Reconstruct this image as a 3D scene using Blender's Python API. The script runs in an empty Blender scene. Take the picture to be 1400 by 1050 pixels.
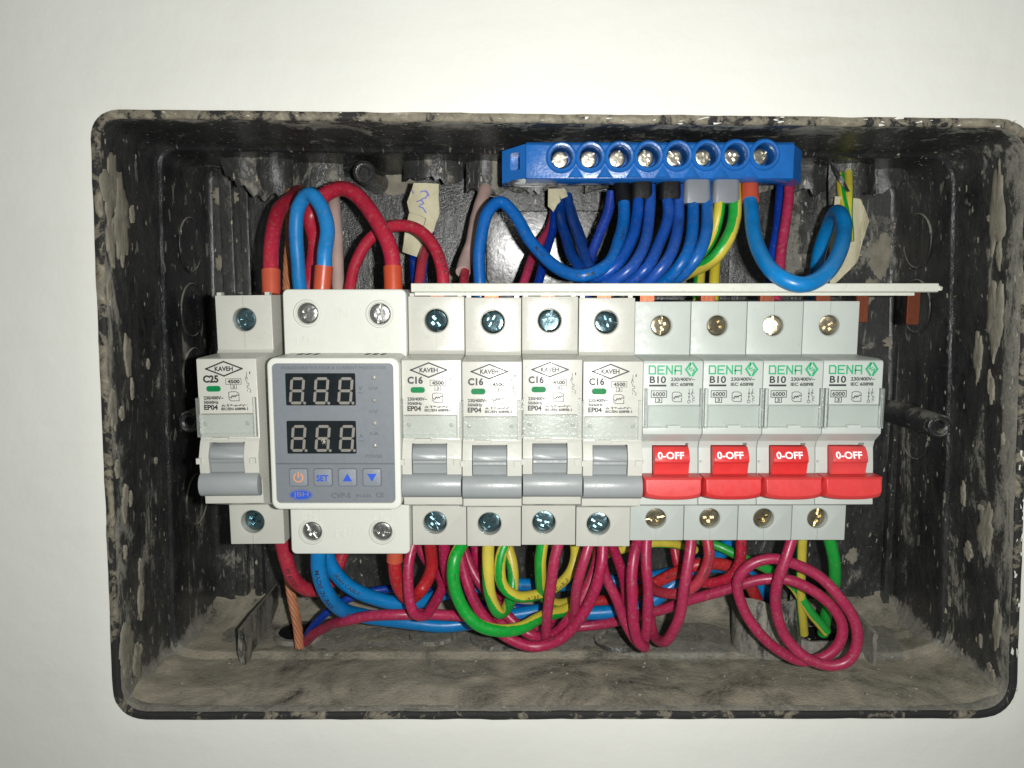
import bpy, bmesh, math, random
from mathutils import Vector, noise
random.seed(7)
SC = bpy.context.scene
COL = SC.collection
MM = 0.001
# ------------------------------------------------------------------ camera, light, exposure
F, CX, CY = 1050.0, 700.0, 525.0          # focal length and centre of the photograph in its pixels
TH = math.atan(125/1050)
DB = 321.0                                # mm from the lens to the back of the box
cam_d = bpy.data.cameras.new('camera'); cam = bpy.data.objects.new('camera', cam_d); COL.objects.link(cam)
cam_d.lens = 27.0; cam_d.sensor_width = 36.0; cam_d.clip_start = 0.01; cam_d.clip_end = 20
cam.location = (0, -DB*MM, 0); cam.rotation_euler = (math.pi/2-TH, 0, 0)
SC.camera = cam
SC.render.resolution_x = 1024; SC.render.resolution_y = 768
W = bpy.data.worlds.new('World'); SC.world = W; W.use_nodes = True
W.node_tree.nodes['Background'].inputs[0].default_value = (0.93, 1.0, 0.97, 1)
W.node_tree.nodes['Background'].inputs[1].default_value = 0.17
fl = bpy.data.lights.new('phone_flash', 'AREA'); fl.shape = 'DISK'; fl.size = 0.005; fl.energy = 0.78; fl.color = (1.0, 0.99, 0.965)
flo = bpy.data.objects.new('phone_flash', fl); COL.objects.link(flo)
flo.location = (0.015, -0.3212, 0.001); flo.rotation_euler = (math.pi/2-math.radians(3), 0, math.radians(-4))
SC.view_settings.view_transform = 'Standard'; SC.view_settings.look = 'None'
SC.view_settings.exposure = 0.0; SC.view_settings.gamma = 1.0
try:
    SC.cycles.max_bounces = 8; SC.cycles.transparent_max_bounces = 12
except Exception: pass

def at(px, py, D):
    u = (px-CX)/F; v = (CY-py)/F
    yc = math.cos(TH)+v*math.sin(TH); zc = -math.sin(TH)+v*math.cos(TH)
    return Vector((u*D/yc, D-DB, zc*D/yc))
def zp(py, D): return at(700, py, D).z
def pxmm(w, py, D):                        # width in pixels -> mm
    v = (CY-py)/F
    return w*D/(math.cos(TH)+v*math.sin(TH))/F

# ------------------------------------------------------------------ materials
def lin(c): return tuple(((x/255)/12.92 if x/255 <= .04045 else ((x/255+.055)/1.055)**2.4) for x in c)+(1,)
def newmat(name):
    m = bpy.data.materials.new(name); m.use_nodes = True
    nt = m.node_tree; b = nt.nodes['Principled BSDF']
    return m, nt, b
def N(nt, t, **k):
    n = nt.nodes.new(t)
    for a, v in k.items():
        if a.startswith('i_'):
            key = a[2:]; key = int(key) if key.isdigit() else key.replace('_', ' ')
            n.inputs[key].default_value = v
        else: setattr(n, a, v)
    return n
def coords(nt, scale=(1000, 1000, 1000)):
    tc = N(nt, 'ShaderNodeTexCoord'); mp = N(nt, 'ShaderNodeMapping'); mp.inputs['Scale'].default_value = scale
    oi = N(nt, 'ShaderNodeObjectInfo'); rs = N(nt, 'ShaderNodeVectorMath', operation='SCALE'); rs.inputs[0].default_value = (310, 170, 90); nt.links.new(oi.outputs['Random'], rs.inputs['Scale'])
    nt.links.new(rs.outputs[0], mp.inputs['Location'])
    nt.links.new(tc.outputs['Object'], mp.inputs['Vector']); return mp.outputs[0]
def noise_tex(nt, vec, sc, det=4, rough=.55, dist=0):
    n = N(nt, 'ShaderNodeTexNoise'); n.inputs['Scale'].default_value = sc; n.inputs['Detail'].default_value = det
    n.inputs['Roughness'].default_value = rough; n.inputs['Distortion'].default_value = dist
    nt.links.new(vec, n.inputs['Vector']); return n.outputs['Fac']
def ramp(nt, fac, stops):
    r = N(nt, 'ShaderNodeValToRGB'); e = r.color_ramp.elements
    e[0].position, e[0].color = stops[0][0], stops[0][1]; e[1].position, e[1].color = stops[-1][0], stops[-1][1]
    for p, c in stops[1:-1]:
        x = e.new(p); x.color = c
    nt.links.new(fac, r.inputs[0]); return r.outputs[0]
def g(v): return (v, v, v, 1)
def mixc(nt, fac, a, b):
    m = N(nt, 'ShaderNodeMix', data_type='RGBA')
    if isinstance(fac, float): m.inputs[0].default_value = fac
    else: nt.links.new(fac, m.inputs[0])
    for s, v in ((6, a), (7, b)):
        if isinstance(v, tuple): m.inputs[s].default_value = v
        else: nt.links.new(v, m.inputs[s])
    return m.outputs[2]
def math_n(nt, op, a, b=0.0, c=None):
    m = N(nt, 'ShaderNodeMath', operation=op)
    for i, v in enumerate((a, b) if c is None else (a, b, c)):
        if isinstance(v, (int, float)): m.inputs[i].default_value = v
        else: nt.links.new(v, m.inputs[i])
    return m.outputs[0]
def bump(nt, b, h, strength=.3, dist=.0002):
    n = N(nt, 'ShaderNodeBump'); n.inputs['Strength'].default_value = strength; n.inputs['Distance'].default_value = dist
    nt.links.new(h, n.inputs['Height']); nt.links.new(n.outputs[0], b.inputs['Normal'])

def plastic(name, col, rough=.35, var=.06, bmp=.12, bsc=1.6, spec=.5, dirt=0.0, wear=0.0):
    m, nt, b = newmat(name); v = coords(nt); c = lin(col)
    n1 = noise_tex(nt, v, .18, 5); dark = tuple(x*(1-var*2) for x in c[:3])+(1,)
    base = mixc(nt, ramp(nt, n1, [(.3, g(0)), (.7, g(1))]), dark, c)
    if dirt:
        n3 = noise_tex(nt, v, .9, 6, .7)
        base = mixc(nt, ramp(nt, n3, [(.54, g(0)), (.70, g(dirt))]), base, lin((150, 140, 120)))
    if wear:
        w1 = noise_tex(nt, v, .35, 7, .75, .6); base = mixc(nt, ramp(nt, w1, [(.60, g(0)), (.72, g(wear))]), base, lin((128, 122, 104)))
    oi2 = N(nt, 'ShaderNodeObjectInfo'); hv = N(nt, 'ShaderNodeHueSaturation'); nt.links.new(base, hv.inputs['Color'])
    nt.links.new(math_n(nt, 'MULTIPLY_ADD', oi2.outputs['Random'], .045, .978), hv.inputs['Value']); nt.links.new(math_n(nt, 'MULTIPLY_ADD', oi2.outputs['Random'], -.06, 1.03), hv.inputs['Saturation'])
    base = hv.outputs[0]
    nt.links.new(base, b.inputs['Base Color'])
    nr = noise_tex(nt, v, .6, 5)
    nt.links.new(ramp(nt, nr, [(.3, g(rough*.8)), (.7, g(min(1, rough*1.25)))]), b.inputs['Roughness'])
    b.inputs['Specular IOR Level'].default_value = spec
    bump(nt, b, noise_tex(nt, v, bsc, 4), bmp, .0002)
    return m
def metal(name, col, rough=.25):
    m, nt, b = newmat(name); v = coords(nt); c = lin(col)
    n1 = noise_tex(nt, v, 1.2, 5)
    nt.links.new(mixc(nt, n1, tuple(x*.55 for x in c[:3])+(1,), c), b.inputs['Base Color'])
    b.inputs['Metallic'].default_value = 1; b.inputs['Roughness'].default_value = rough
    bump(nt, b, noise_tex(nt, v, .8, 3), .3, .00025)
    return m
def ink(name, col, rough=.5):
    m, nt, b = newmat(name); v = coords(nt); c = lin(col)
    nt.links.new(mixc(nt, noise_tex(nt, v, 2.0, 4), c, tuple(min(1, x*1.35+.012) for x in c[:3])+(1,)), b.inputs['Base Color'])
    b.inputs['Roughness'].default_value = rough
    return m
def clear(name):
    m, nt, b = newmat(name); nt.nodes.remove(b)
    out = nt.nodes['Material Output']; tr = N(nt, 'ShaderNodeBsdfTransparent'); tr.inputs[0].default_value = (.93, .95, .94, 1)
    gl = N(nt, 'ShaderNodeBsdfGlossy'); gl.inputs['Roughness'].default_value = .16
    fr = N(nt, 'ShaderNodeFresnel'); fr.inputs[0].default_value = 1.55
    df = N(nt, 'ShaderNodeBsdfDiffuse'); df.inputs[0].default_value = (.8, .82, .8, 1)
    mx0 = N(nt, 'ShaderNodeMixShader'); mx0.inputs[0].default_value = .10
    nt.links.new(tr.outputs[0], mx0.inputs[1]); nt.links.new(df.outputs[0], mx0.inputs[2])
    mx = N(nt, 'ShaderNodeMixShader'); nt.links.new(fr.outputs[0], mx.inputs[0]); nt.links.new(mx0.outputs[0], mx.inputs[1]); nt.links.new(gl.outputs[0], mx.inputs[2])
    bp = N(nt, 'ShaderNodeBump'); bp.inputs['Strength'].default_value = .5; bp.inputs['Distance'].default_value = .0003
    nt.links.new(noise_tex(nt, coords(nt), .9, 4), bp.inputs['Height']); nt.links.new(bp.outputs[0], gl.inputs['Normal'])
    nt.links.new(mx.outputs[0], out.inputs[0]); return m

M = {}
M['kaveh'] = plastic('ivory_breaker_plastic', (187, 187, 178), .30, .02, .10, 1.6, .42, 0, .22)
M['dena'] = plastic('grey_white_breaker_plastic', (178, 184, 178), .40, .02, .10, 1.6, .35, 0, .18)
M['prot'] = plastic('white_protector_plastic', (206, 208, 199), .36, .015, .16, 2.2, .4, 0, .10)
M['grey_toggle'] = plastic('grey_toggle_plastic', (142, 147, 147), .36, .03, .14, 2.5)
M['red_toggle'] = plastic('red_toggle_plastic', (202, 58, 58), .42, .05, .16, 2.2)
M['face'] = plastic('grey_faceplate', (112, 117, 122), .42, .02, .15, 3)
M['display'] = plastic('dark_display_window', (22, 28, 32), .2, .1, .05)
M['segment'] = ink('unlit_segment_grey', (112, 109, 102), .4)
M['button'] = plastic('grey_button_film', (124, 130, 137), .38, .03, .2, 2)
M['ledlens'] = plastic('clear_led_lens', (150, 150, 146), .22, .1, .5, 1)
M['ink'] = ink('black_print', (28, 28, 28))
M['inkgrey'] = ink('grey_print', (78, 82, 88))
M['inkgreen'] = ink('green_print', (18, 140, 92))
M['inkblue'] = ink('blue_print', (14, 66, 170))
M['inkorange'] = ink('orange_print', (196, 128, 84))
M['inkwhite'] = ink('white_print', (238, 230, 228))
M['pen'] = ink('blue_pen_ink', (88, 92, 170))
M['green'] = plastic('green_indicator', (0, 118, 66), .45, .06, .12, 1.6, .2)
M['zinc'] = metal('blue_zinc_steel', (128, 158, 166), .22)
M['nickel'] = metal('bright_nickel_steel', (196, 196, 192), .28)
M['barscrew'] = metal('dull_silver_screw', (206, 200, 184), .30)
M['brass'] = metal('yellow_zinc_steel', (200, 188, 160), .30)
M['copper'] = metal('copper_tooth', (168, 98, 74), .45)
M['rail'] = metal('galvanised_rail', (170, 172, 170), .35)
M['clear'] = clear('clear_cover_plastic')
M['combcover'] = plastic('white_comb_plastic', (204, 206, 194), .45, .02, .2, 1.5, dirt=.3)
M['bluebar'] = plastic('blue_bar_plastic', (0, 100, 182), .26, .10, .25, 1.2)
M['blue'] = plastic('blue_insulation', (0, 70, 158), .34, .10, .10, .8, dirt=.22)
M['bluemid'] = plastic('mid_blue_insulation', (0, 92, 170), .34, .10, .10, .8, dirt=.22)
M['bluelight'] = plastic('light_blue_insulation', (0, 120, 188), .34, .10, .10, .8, dirt=.22)
M['bluedark'] = plastic('dark_blue_insulation', (14, 56, 152), .36, .10, .10, .8, dirt=.22)
M['red'] = plastic('red_insulation', (176, 40, 62), .36, .12, .10, .8, dirt=.42)
M['redorange'] = plastic('warm_red_insulation', (186, 46, 52), .38, .12, .10, .8, dirt=.42)
M['pink'] = plastic('crimson_insulation', (168, 36, 78), .36, .12, .10, .8, dirt=.42)
M['green_i'] = plastic('green_insulation', (10, 156, 52), .36, .10, .10, .8, dirt=.35)
M['yellow_i'] = plastic('yellow_insulation', (206, 190, 66), .38, .10, .10, .8, dirt=.35)
M['orangef'] = plastic('orange_ferrule_plastic', (188, 78, 50), .35, .06)
M['blackf'] = plastic('black_ferrule_plastic', (15, 16, 18), .6, .06, spec=.25)
M['greyf'] = plastic('grey_ferrule_plastic', (118, 122, 128), .45, .04)
M['sleeve'] = plastic('pale_pink_sleeve', (186, 160, 152), .6, .08, .4, 1.2, dirt=.4)
M['tape'] = plastic('cream_masking_tape', (196, 190, 160), .65, .06, .7, .9, dirt=.42)
M['barecopper'] = plastic('dull_bare_copper', (188, 122, 84), .5, .15, .6, 1.5)
M['hole'] = plastic('painted_hole_shade', (14, 14, 15), .6, .05)  # near-black colour standing in for the shade inside holes and slots

def grimy(name, dust_base=.35, black=(31, 32, 34), updust=.45, bottom=True):
    """black glossy plastic, with dried mortar splashes and dust that settled on faces that look up"""
    m, nt, b = newmat(name); v = coords(nt, (1000, 1000, 1000))
    tc = N(nt, 'ShaderNodeTexCoord'); mp = N(nt, 'ShaderNodeMapping'); mp.inputs['Scale'].default_value = (1000, 1000, 420)
    nt.links.new(tc.outputs['Object'], mp.inputs['Vector']); vs = mp.outputs[0]
    big = noise_tex(nt, vs, .030, 6, .62, 1.6); mid = noise_tex(nt, vs, .16, 8, .68, .9); fine = noise_tex(nt, v, .9, 5, .7)
    geo = N(nt, 'ShaderNodeNewGeometry'); sep = N(nt, 'ShaderNodeSeparateXYZ'); nt.links.new(geo.outputs['Normal'], sep.inputs[0])
    pos = N(nt, 'ShaderNodeSeparateXYZ'); nt.links.new(tc.outputs['Object'], pos.inputs[0])
    up = math_n(nt, 'MAXIMUM', sep.outputs['Z'], 0.0)
    low = math_n(nt, 'MULTIPLY_ADD', pos.outputs['Z'], -7.0, -.42); low = math_n(nt, 'MAXIMUM', math_n(nt, 'MINIMUM', low, .6), 0.0)
    near = math_n(nt, 'MULTIPLY_ADD', pos.outputs['Y'], -26.0, -1.55); near = math_n(nt, 'MAXIMUM', math_n(nt, 'MINIMUM', near, .4), 0.0)
    amt = math_n(nt, 'ADD', math_n(nt, 'MULTIPLY', up, updust), math_n(nt, 'MULTIPLY', low, .22))
    amt = math_n(nt, 'ADD', amt, math_n(nt, 'MULTIPLY', near, .35))
    s = math_n(nt, 'ADD', math_n(nt, 'MULTIPLY', big, .66), math_n(nt, 'MULTIPLY', mid, .42))
    s = math_n(nt, 'ADD', s, math_n(nt, 'MULTIPLY', fine, .10))
    s = math_n(nt, 'ADD', s, amt); s = math_n(nt, 'ADD', s, dust_base-.35)
    mask = ramp(nt, s, [(.655, g(0)), (.70, g(.75)), (.80, g(1))])
    film = ramp(nt, math_n(nt, 'ADD', s, math_n(nt, 'MULTIPLY_ADD', noise_tex(nt, vs, .42, 8, .75, 1.4), .5, -.25)), [(.44, g(.02)), (.60, g(.30)), (.74, g(.60))])
    # small pale flecks
    vo = N(nt, 'ShaderNodeTexVoronoi'); vo.inputs['Scale'].default_value = .55; nt.links.new(vs, vo.inputs['Vector'])
    vr = N(nt, 'ShaderNodeTexWhiteNoise'); nt.links.new(vo.outputs['Color'], vr.inputs['Vector'])
    fleck = math_n(nt, 'MULTIPLY', math_n(nt, 'LESS_THAN', vo.outputs['Distance'], math_n(nt, 'MULTIPLY_ADD', fine, 1.1, -.34)), math_n(nt, 'GREATER_THAN', vr.outputs['Value'], .90))
    # scratches: long thin streaks
    mp2 = N(nt, 'ShaderNodeMapping'); mp2.inputs['Scale'].default_value = (900, 300, 130); mp2.inputs['Rotation'].default_value = (.1, .25, 0)
    nt.links.new(tc.outputs['Object'], mp2.inputs['Vector'])
    sc1 = noise_tex(nt, mp2.outputs[0], 1.0, 2, .5, .3)
    mp3 = N(nt, 'ShaderNodeMapping'); mp3.inputs['Scale'].default_value = (260, 900, 700); mp3.inputs['Rotation'].default_value = (.5, .9, .3)
    nt.links.new(tc.outputs['Object'], mp3.inputs['Vector']); sc2 = noise_tex(nt, mp3.outputs[0], 1.3, 3, .6, .8)
    scr = math_n(nt, 'MAXIMUM', ramp(nt, sc1, [(.66, g(0)), (.70, g(.5))]), ramp(nt, sc2, [(.67, g(0)), (.71, g(.45))]))
    dustc = mixc(nt, ramp(nt, math_n(nt, 'MULTIPLY_ADD', mid, .6, math_n(nt, 'MULTIPLY', fine, .4)), [(.35, g(0)), (.65, g(1))]), lin((100, 99, 91)), lin((156, 153, 141)))
    base = mixc(nt, film, lin(black), lin((90, 91, 87)))
    base = mixc(nt, scr, base, lin((150, 148, 138)))
    base = mixc(nt, mask, base, dustc)
    base = mixc(nt, math_n(nt, 'MULTIPLY', fleck, .8), base, lin((186, 180, 160)))
    nt.links.new(base, b.inputs['Base Color'])
    ro = math_n(nt, 'ADD', math_n(nt, 'MULTIPLY', mid, .34), .05)
    nt.links.new(math_n(nt, 'MINIMUM', math_n(nt, 'ADD', ro, math_n(nt, 'MULTIPLY', mask, .6)), 1.0), b.inputs['Roughness'])
    h = math_n(nt, 'ADD', math_n(nt, 'MULTIPLY', mask, .6), math_n(nt, 'ADD', math_n(nt, 'MULTIPLY', mid, .8), math_n(nt, 'MULTIPLY', fine, .35)))
    bump(nt, b, h, .75, .0006)
    return m
M['box'] = grimy('grimy_black_plastic')
M['gloss'] = grimy('glossy_black_plastic', .26)
for n_ in M['gloss'].node_tree.nodes:
    if n_.type == 'BSDF_PRINCIPLED': n_.inputs['Specular IOR Level'].default_value = .9
M['flare'] = plastic('glossy_black_panel', (30, 31, 33), .27, .2, .35, .5, 1.0, .25)
M['boxdusty'] = grimy('dusty_black_plastic', .40, (26, 27, 28), .3)
M['boxclean'] = grimy('black_post_plastic', .26, (38, 39, 41), .25)
def rim_mat():
    m, nt, b = newmat('mortar_smeared_rim'); v = coords(nt)
    n1 = noise_tex(nt, v, .11, 7, .66, .8); n2 = noise_tex(nt, v, .7, 5, .7)
    s = math_n(nt, 'ADD', n1, math_n(nt, 'MULTIPLY', n2, .22))
    pos = N(nt, 'ShaderNodeSeparateXYZ'); tc = N(nt, 'ShaderNodeTexCoord'); nt.links.new(tc.outputs['Object'], pos.inputs[0])
    s = math_n(nt, 'ADD', s, math_n(nt, 'MULTIPLY', pos.outputs['Z'], .55))
    c = ramp(nt, s, [(.0, lin((26, 27, 28))), (.60, lin((38, 38, 37))), (.64, lin((112, 106, 92))), (.78, lin((150, 143, 124))), (.92, lin((205, 200, 186)))])
    nt.links.new(c, b.inputs['Base Color']); b.inputs['Roughness'].default_value = .75
    bump(nt, b, s, .9, .0008); return m
M['rim'] = rim_mat()
M['mortar'] = plastic('dried_grey_mortar', (150, 145, 130), .85, .18, .8, .9, .2)
def dust_mat():
    m, nt, b = newmat('settled_grey_dust'); v = coords(nt)
    a = noise_tex(nt, v, .045, 6, .6, 1.0); f = noise_tex(nt, v, .8, 6, .75)
    s_ = math_n(nt, 'ADD', math_n(nt, 'MULTIPLY', a, .8), math_n(nt, 'MULTIPLY', f, .3))
    s_ = math_n(nt, 'ADD', s_, math_n(nt, 'MULTIPLY_ADD', noise_tex(nt, v, 3.2, 3, .7), .16, -.08))
    c = ramp(nt, s_, [(.38, lin((66, 65, 60))), (.44, lin((122, 118, 106))), (.56, lin((156, 150, 134))), (.75, lin((184, 176, 156)))])
    nt.links.new(c, b.inputs['Base Color']); b.inputs['Roughness'].default_value = .95; b.inputs['Specular IOR Level'].default_value = .15
    bump(nt, b, math_n(nt, 'ADD', f, math_n(nt, 'MULTIPLY', a, 2.0)), .8, .0006); return m
M['dust'] = dust_mat()
def wall_mat():
    m, nt, b = newmat('white_emulsion_plaster'); v = coords(nt)
    n1 = noise_tex(nt, v, .006, 4, .5); n2 = noise_tex(nt, v, .5, 6, .6)
    base = mixc(nt, ramp(nt, n1, [(.35, g(0)), (.65, g(1))]), lin((229, 229, 221)), lin((237, 237, 229)))
    mp = N(nt, 'ShaderNodeMapping'); mp.inputs['Scale'].default_value = (30, 30, 260)
    tc = N(nt, 'ShaderNodeTexCoord'); nt.links.new(tc.outputs['Object'], mp.inputs[0])
    st = noise_tex(nt, mp.outputs[0], .5, 5, .6)
    base = mixc(nt, ramp(nt, st, [(.52, g(0)), (.8, g(.16))]), base, lin((212, 208, 196)))
    vo = N(nt, 'ShaderNodeTexVoronoi'); vo.inputs['Scale'].default_value = .085; nt.links.new(v, vo.inputs['Vector'])
    wn = N(nt, 'ShaderNodeTexWhiteNoise'); nt.links.new(vo.outputs['Color'], wn.inputs['Vector'])
    sp = math_n(nt, 'MULTIPLY', math_n(nt, 'LESS_THAN', vo.outputs['Distance'], .035), math_n(nt, 'GREATER_THAN', wn.outputs['Value'], .93))
    base = mixc(nt, math_n(nt, 'MULTIPLY', sp, .6), base, lin((120, 115, 105)))
    nt.links.new(base, b.inputs['Base Color']); b.inputs['Roughness'].default_value = .55
    b.inputs['Specular IOR Level'].default_value = .35
    h = math_n(nt, 'ADD', math_n(nt, 'MULTIPLY', noise_tex(nt, v, .035, 5, .55), 3.2), math_n(nt, 'ADD', math_n(nt, 'MULTIPLY', st, .2), math_n(nt, 'MULTIPLY', n2, .12)))
    bump(nt, b, h, .5, .0006); return m
M['wall'] = wall_mat()

# ------------------------------------------------------------------ mesh helpers (all coordinates in mm)
def finish(bm, name, mat, parent=None, origin=(0, 0, 0), smooth=35):
    o3 = Vector(origin)
    for v in bm.verts: v.co = (v.co-o3)*MM
    me = bpy.data.meshes.new(name); bm.to_mesh(me); bm.free()
    for mm in (mat if isinstance(mat, (list, tuple)) else [mat]): me.materials.append(mm)
    if smooth:
        me.polygons.foreach_set('use_smooth', [True]*len(me.polygons))
        me.set_sharp_from_angle(angle=math.radians(smooth))
    o = bpy.data.objects.new(name, me); COL.objects.link(o)
    if parent: o.parent = parent
    else: o.location = o3*MM
    return o
def tag(o, label=None, cat=None, group=None, kind=None):
    if label: o['label'] = label
    if cat: o['category'] = cat
    if group: o['group'] = group
    if kind: o['kind'] = kind
    return o
def empty(name, loc, label, cat, group=None):
    o = bpy.data.objects.new(name, None); COL.objects.link(o); o.location = Vector(loc)*MM; o.empty_display_size = .01
    return tag(o, label, cat, group)
def copy_tree(o, parent=None):
    c = o.copy(); COL.objects.link(c); c.parent = parent
    for ch in o.children: copy_tree(ch, c)
    return c
def box(bm, x0, x1, y0, y1, z0, z1, mi=0):
    vs = [bm.verts.new((x, y, z)) for x in (x0, x1) for y in (y0, y1) for z in (z0, z1)]
    for f in ((0, 1, 3, 2), (4, 6, 7, 5), (0, 4, 5, 1), (2, 3, 7, 6), (0, 2, 6, 4), (1, 5, 7, 3)):
        bm.faces.new([vs[i] for i in f]).material_index = mi
    return vs
def extrude_x(bm, prof, x0, x1):           # prof: (y, z) list
    a = [bm.verts.new((x0, y, z)) for y, z in prof]; b = [bm.verts.new((x1, y, z)) for y, z in prof]
    n = len(prof); bm.faces.new(a); bm.faces.new(b[::-1])
    for i in range(n): bm.faces.new((a[i], b[i], b[(i+1) % n], a[(i+1) % n]))
    bmesh.ops.recalc_face_normals(bm, faces=bm.faces[:])
def extrude_y(bm, poly, y0, y1):           # poly: (x, z) list
    a = [bm.verts.new((x, y0, z)) for x, z in poly]; b = [bm.verts.new((x, y1, z)) for x, z in poly]
    n = len(poly); fs = [bm.faces.new(a), bm.faces.new(b[::-1])]
    for i in range(n): fs.append(bm.faces.new((a[i], b[i], b[(i+1) % n], a[(i+1) % n])))
    bmesh.ops.recalc_face_normals(bm, faces=fs)
    return fs
def rrect(x0, x1, z0, z1, r, n=5):
    pts = []
    for cx, cz, a0 in ((x1-r, z1-r, 0), (x0+r, z1-r, 90), (x0+r, z0+r, 180), (x1-r, z0+r, 270)):
        for i in range(n+1):
            a = math.radians(a0+90*i/n); pts.append((cx+r*math.cos(a), cz+r*math.sin(a)))
    return pts
def circ(cx, cz, r, n=24, ph=0): return [(cx+r*math.cos(ph+2*math.pi*i/n), cz+r*math.sin(ph+2*math.pi*i/n)) for i in range(n)]
def lathe_y(bm, prof, cx, cz, n=28, mi=0, cap=True):  # prof (r, y) front to back
    rings = [[bm.verts.new((cx+r*math.cos(2*math.pi*i/n), y, cz+r*math.sin(2*math.pi*i/n))) for i in range(n)] for r, y in prof]
    fs = []
    for a, b in zip(rings, rings[1:]):
        for i in range(n): fs.append(bm.faces.new((a[i], a[(i+1) % n], b[(i+1) % n], b[i])))
    if cap: fs.append(bm.faces.new(rings[0][::-1])); fs.append(bm.faces.new(rings[-1]))
    for f in fs: f.material_index = mi
    bmesh.ops.recalc_face_normals(bm, faces=fs)
def bevel(bm, w, seg=2, ang=30):
    es = [e for e in bm.edges if len(e.link_faces) == 2 and e.calc_face_angle(0) > math.radians(ang)]
    bmesh.ops.bevel(bm, geom=es, offset=w, segments=seg, affect='EDGES', clamp_overlap=True, profile=.6)
def boolean(bm, cutters):
    """bm minus each of the cutter bmeshes; returns a new bmesh"""
    k = 20.0
    def tmp(b):
        for v in b.verts: v.co /= k
        me = bpy.data.meshes.new('t'); b.to_mesh(me); b.free(); o = bpy.data.objects.new('t', me); COL.objects.link(o); return o
    a = tmp(bm); cs = [tmp(c) for c in cutters]
    for c in cs:
        md = a.modifiers.new('b', 'BOOLEAN'); md.object = c; md.operation = 'DIFFERENCE'; md.solver = 'EXACT'
    dg = bpy.context.evaluated_depsgraph_get(); dg.update()
    me = bpy.data.meshes.new_from_object(a.evaluated_get(dg))
    out = bmesh.new(); out.from_mesh(me)
    for v in out.verts: v.co *= k
    for o in [a]+cs:
        m_ = o.data; bpy.data.objects.remove(o); bpy.data.meshes.remove(m_)
    bpy.data.meshes.remove(me)
    return out
def cyl_cut(cx, cz, r, y0, y1, n=28, chamfer=.35):
    c = bmesh.new(); lathe_y(c, [(r+chamfer+.5, y0-.5), (r+chamfer, y0), (r, y0+chamfer), (r, y1)], cx, cz, n); return c
def box_cut(*a):
    c = bmesh.new(); box(c, *a); bmesh.ops.recalc_face_normals(c, faces=c.faces[:]); return c

# flat print: everything is placed on the face y=Y in world mm
TXT = {}
def text2d(s, bold=0.0):
    key = (s, bold)
    if key not in TXT:
        cu = bpy.data.curves.new('t', 'FONT'); cu.body = s; cu.size = 1; cu.resolution_u = 3; cu.offset = bold; cu.fill_mode = 'FRONT'
        o = bpy.data.objects.new('t', cu); COL.objects.link(o)
        dg = bpy.context.evaluated_depsgraph_get(); dg.update()
        me = bpy.data.meshes.new_from_object(o.evaluated_get(dg))
        vs = [(v.co.x, v.co.y) for v in me.vertices]; fs = [tuple(p.vertices) for p in me.polygons]
        bpy.data.objects.remove(o); bpy.data.curves.remove(cu); bpy.data.meshes.remove(me)
        TXT[key] = (vs, fs)
    return TXT[key]
def R(px0, py0, px1, py1, D):               # pixel box on the plane at D -> x0,x1,z0,z1
    a = at(px0, (py0+py1)/2, D); b = at(px1, (py0+py1)/2, D)
    return a.x, b.x, zp(py1, D), zp(py0, D)
def put_text(bm, s, rect, Y, bold=.02, mi=0, thick=0.0):
    vs, fs = text2d(s, bold)
    if not vs: return
    xs = [v[0] for v in vs]; ys = [v[1] for v in vs]; x0, x1, z0, z1 = rect
    sx = (x1-x0)/max(1e-6, max(xs)-min(xs)); sz = (z1-z0)/max(1e-6, max(ys)-min(ys))
    nv = [bm.verts.new((x0+(x-min(xs))*sx, Y, z0+(y-min(ys))*sz)) for x, y in vs]
    out = []
    for f in fs:
        try: q = bm.faces.new([nv[i] for i in f]); q.material_index = mi; out.append(q)
        except ValueError: pass
    if thick:
        r = bmesh.ops.extrude_face_region(bm, geom=out)
        for e in r['geom']:
            if isinstance(e, bmesh.types.BMVert): e.co.y -= thick
def poly(bm, pts, Y, mi=0):
    f = bm.faces.new([bm.verts.new((x, Y, z)) for x, z in pts]); f.material_index = mi; f.normal_update()
    if f.normal.y > 0: f.normal_flip()
def line(bm, pts, w, Y, mi=0, closed=False):
    n = len(pts); rng = range(n if closed else n-1)
    for i in rng:
        a = Vector(pts[i]); b = Vector(pts[(i+1) % n]); d = b-a
        if d.length < 1e-6: continue
        d.normalize(); p = Vector((-d.y, d.x))*w/2; e = d*w/2
        poly(bm, [tuple(a-e+p), tuple(b+e+p), tuple(b+e-p), tuple(a-e-p)], Y-.0008*(i % 3), mi)
def rbox(bm, rect, w, Y, mi=0):
    x0, x1, z0, z1 = rect; line(bm, [(x0, z0), (x1, z0), (x1, z1), (x0, z1)], w, Y, mi, True)
def PP(px, py, D): v = at(px, py, D); return (v.x, v.z)
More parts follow.
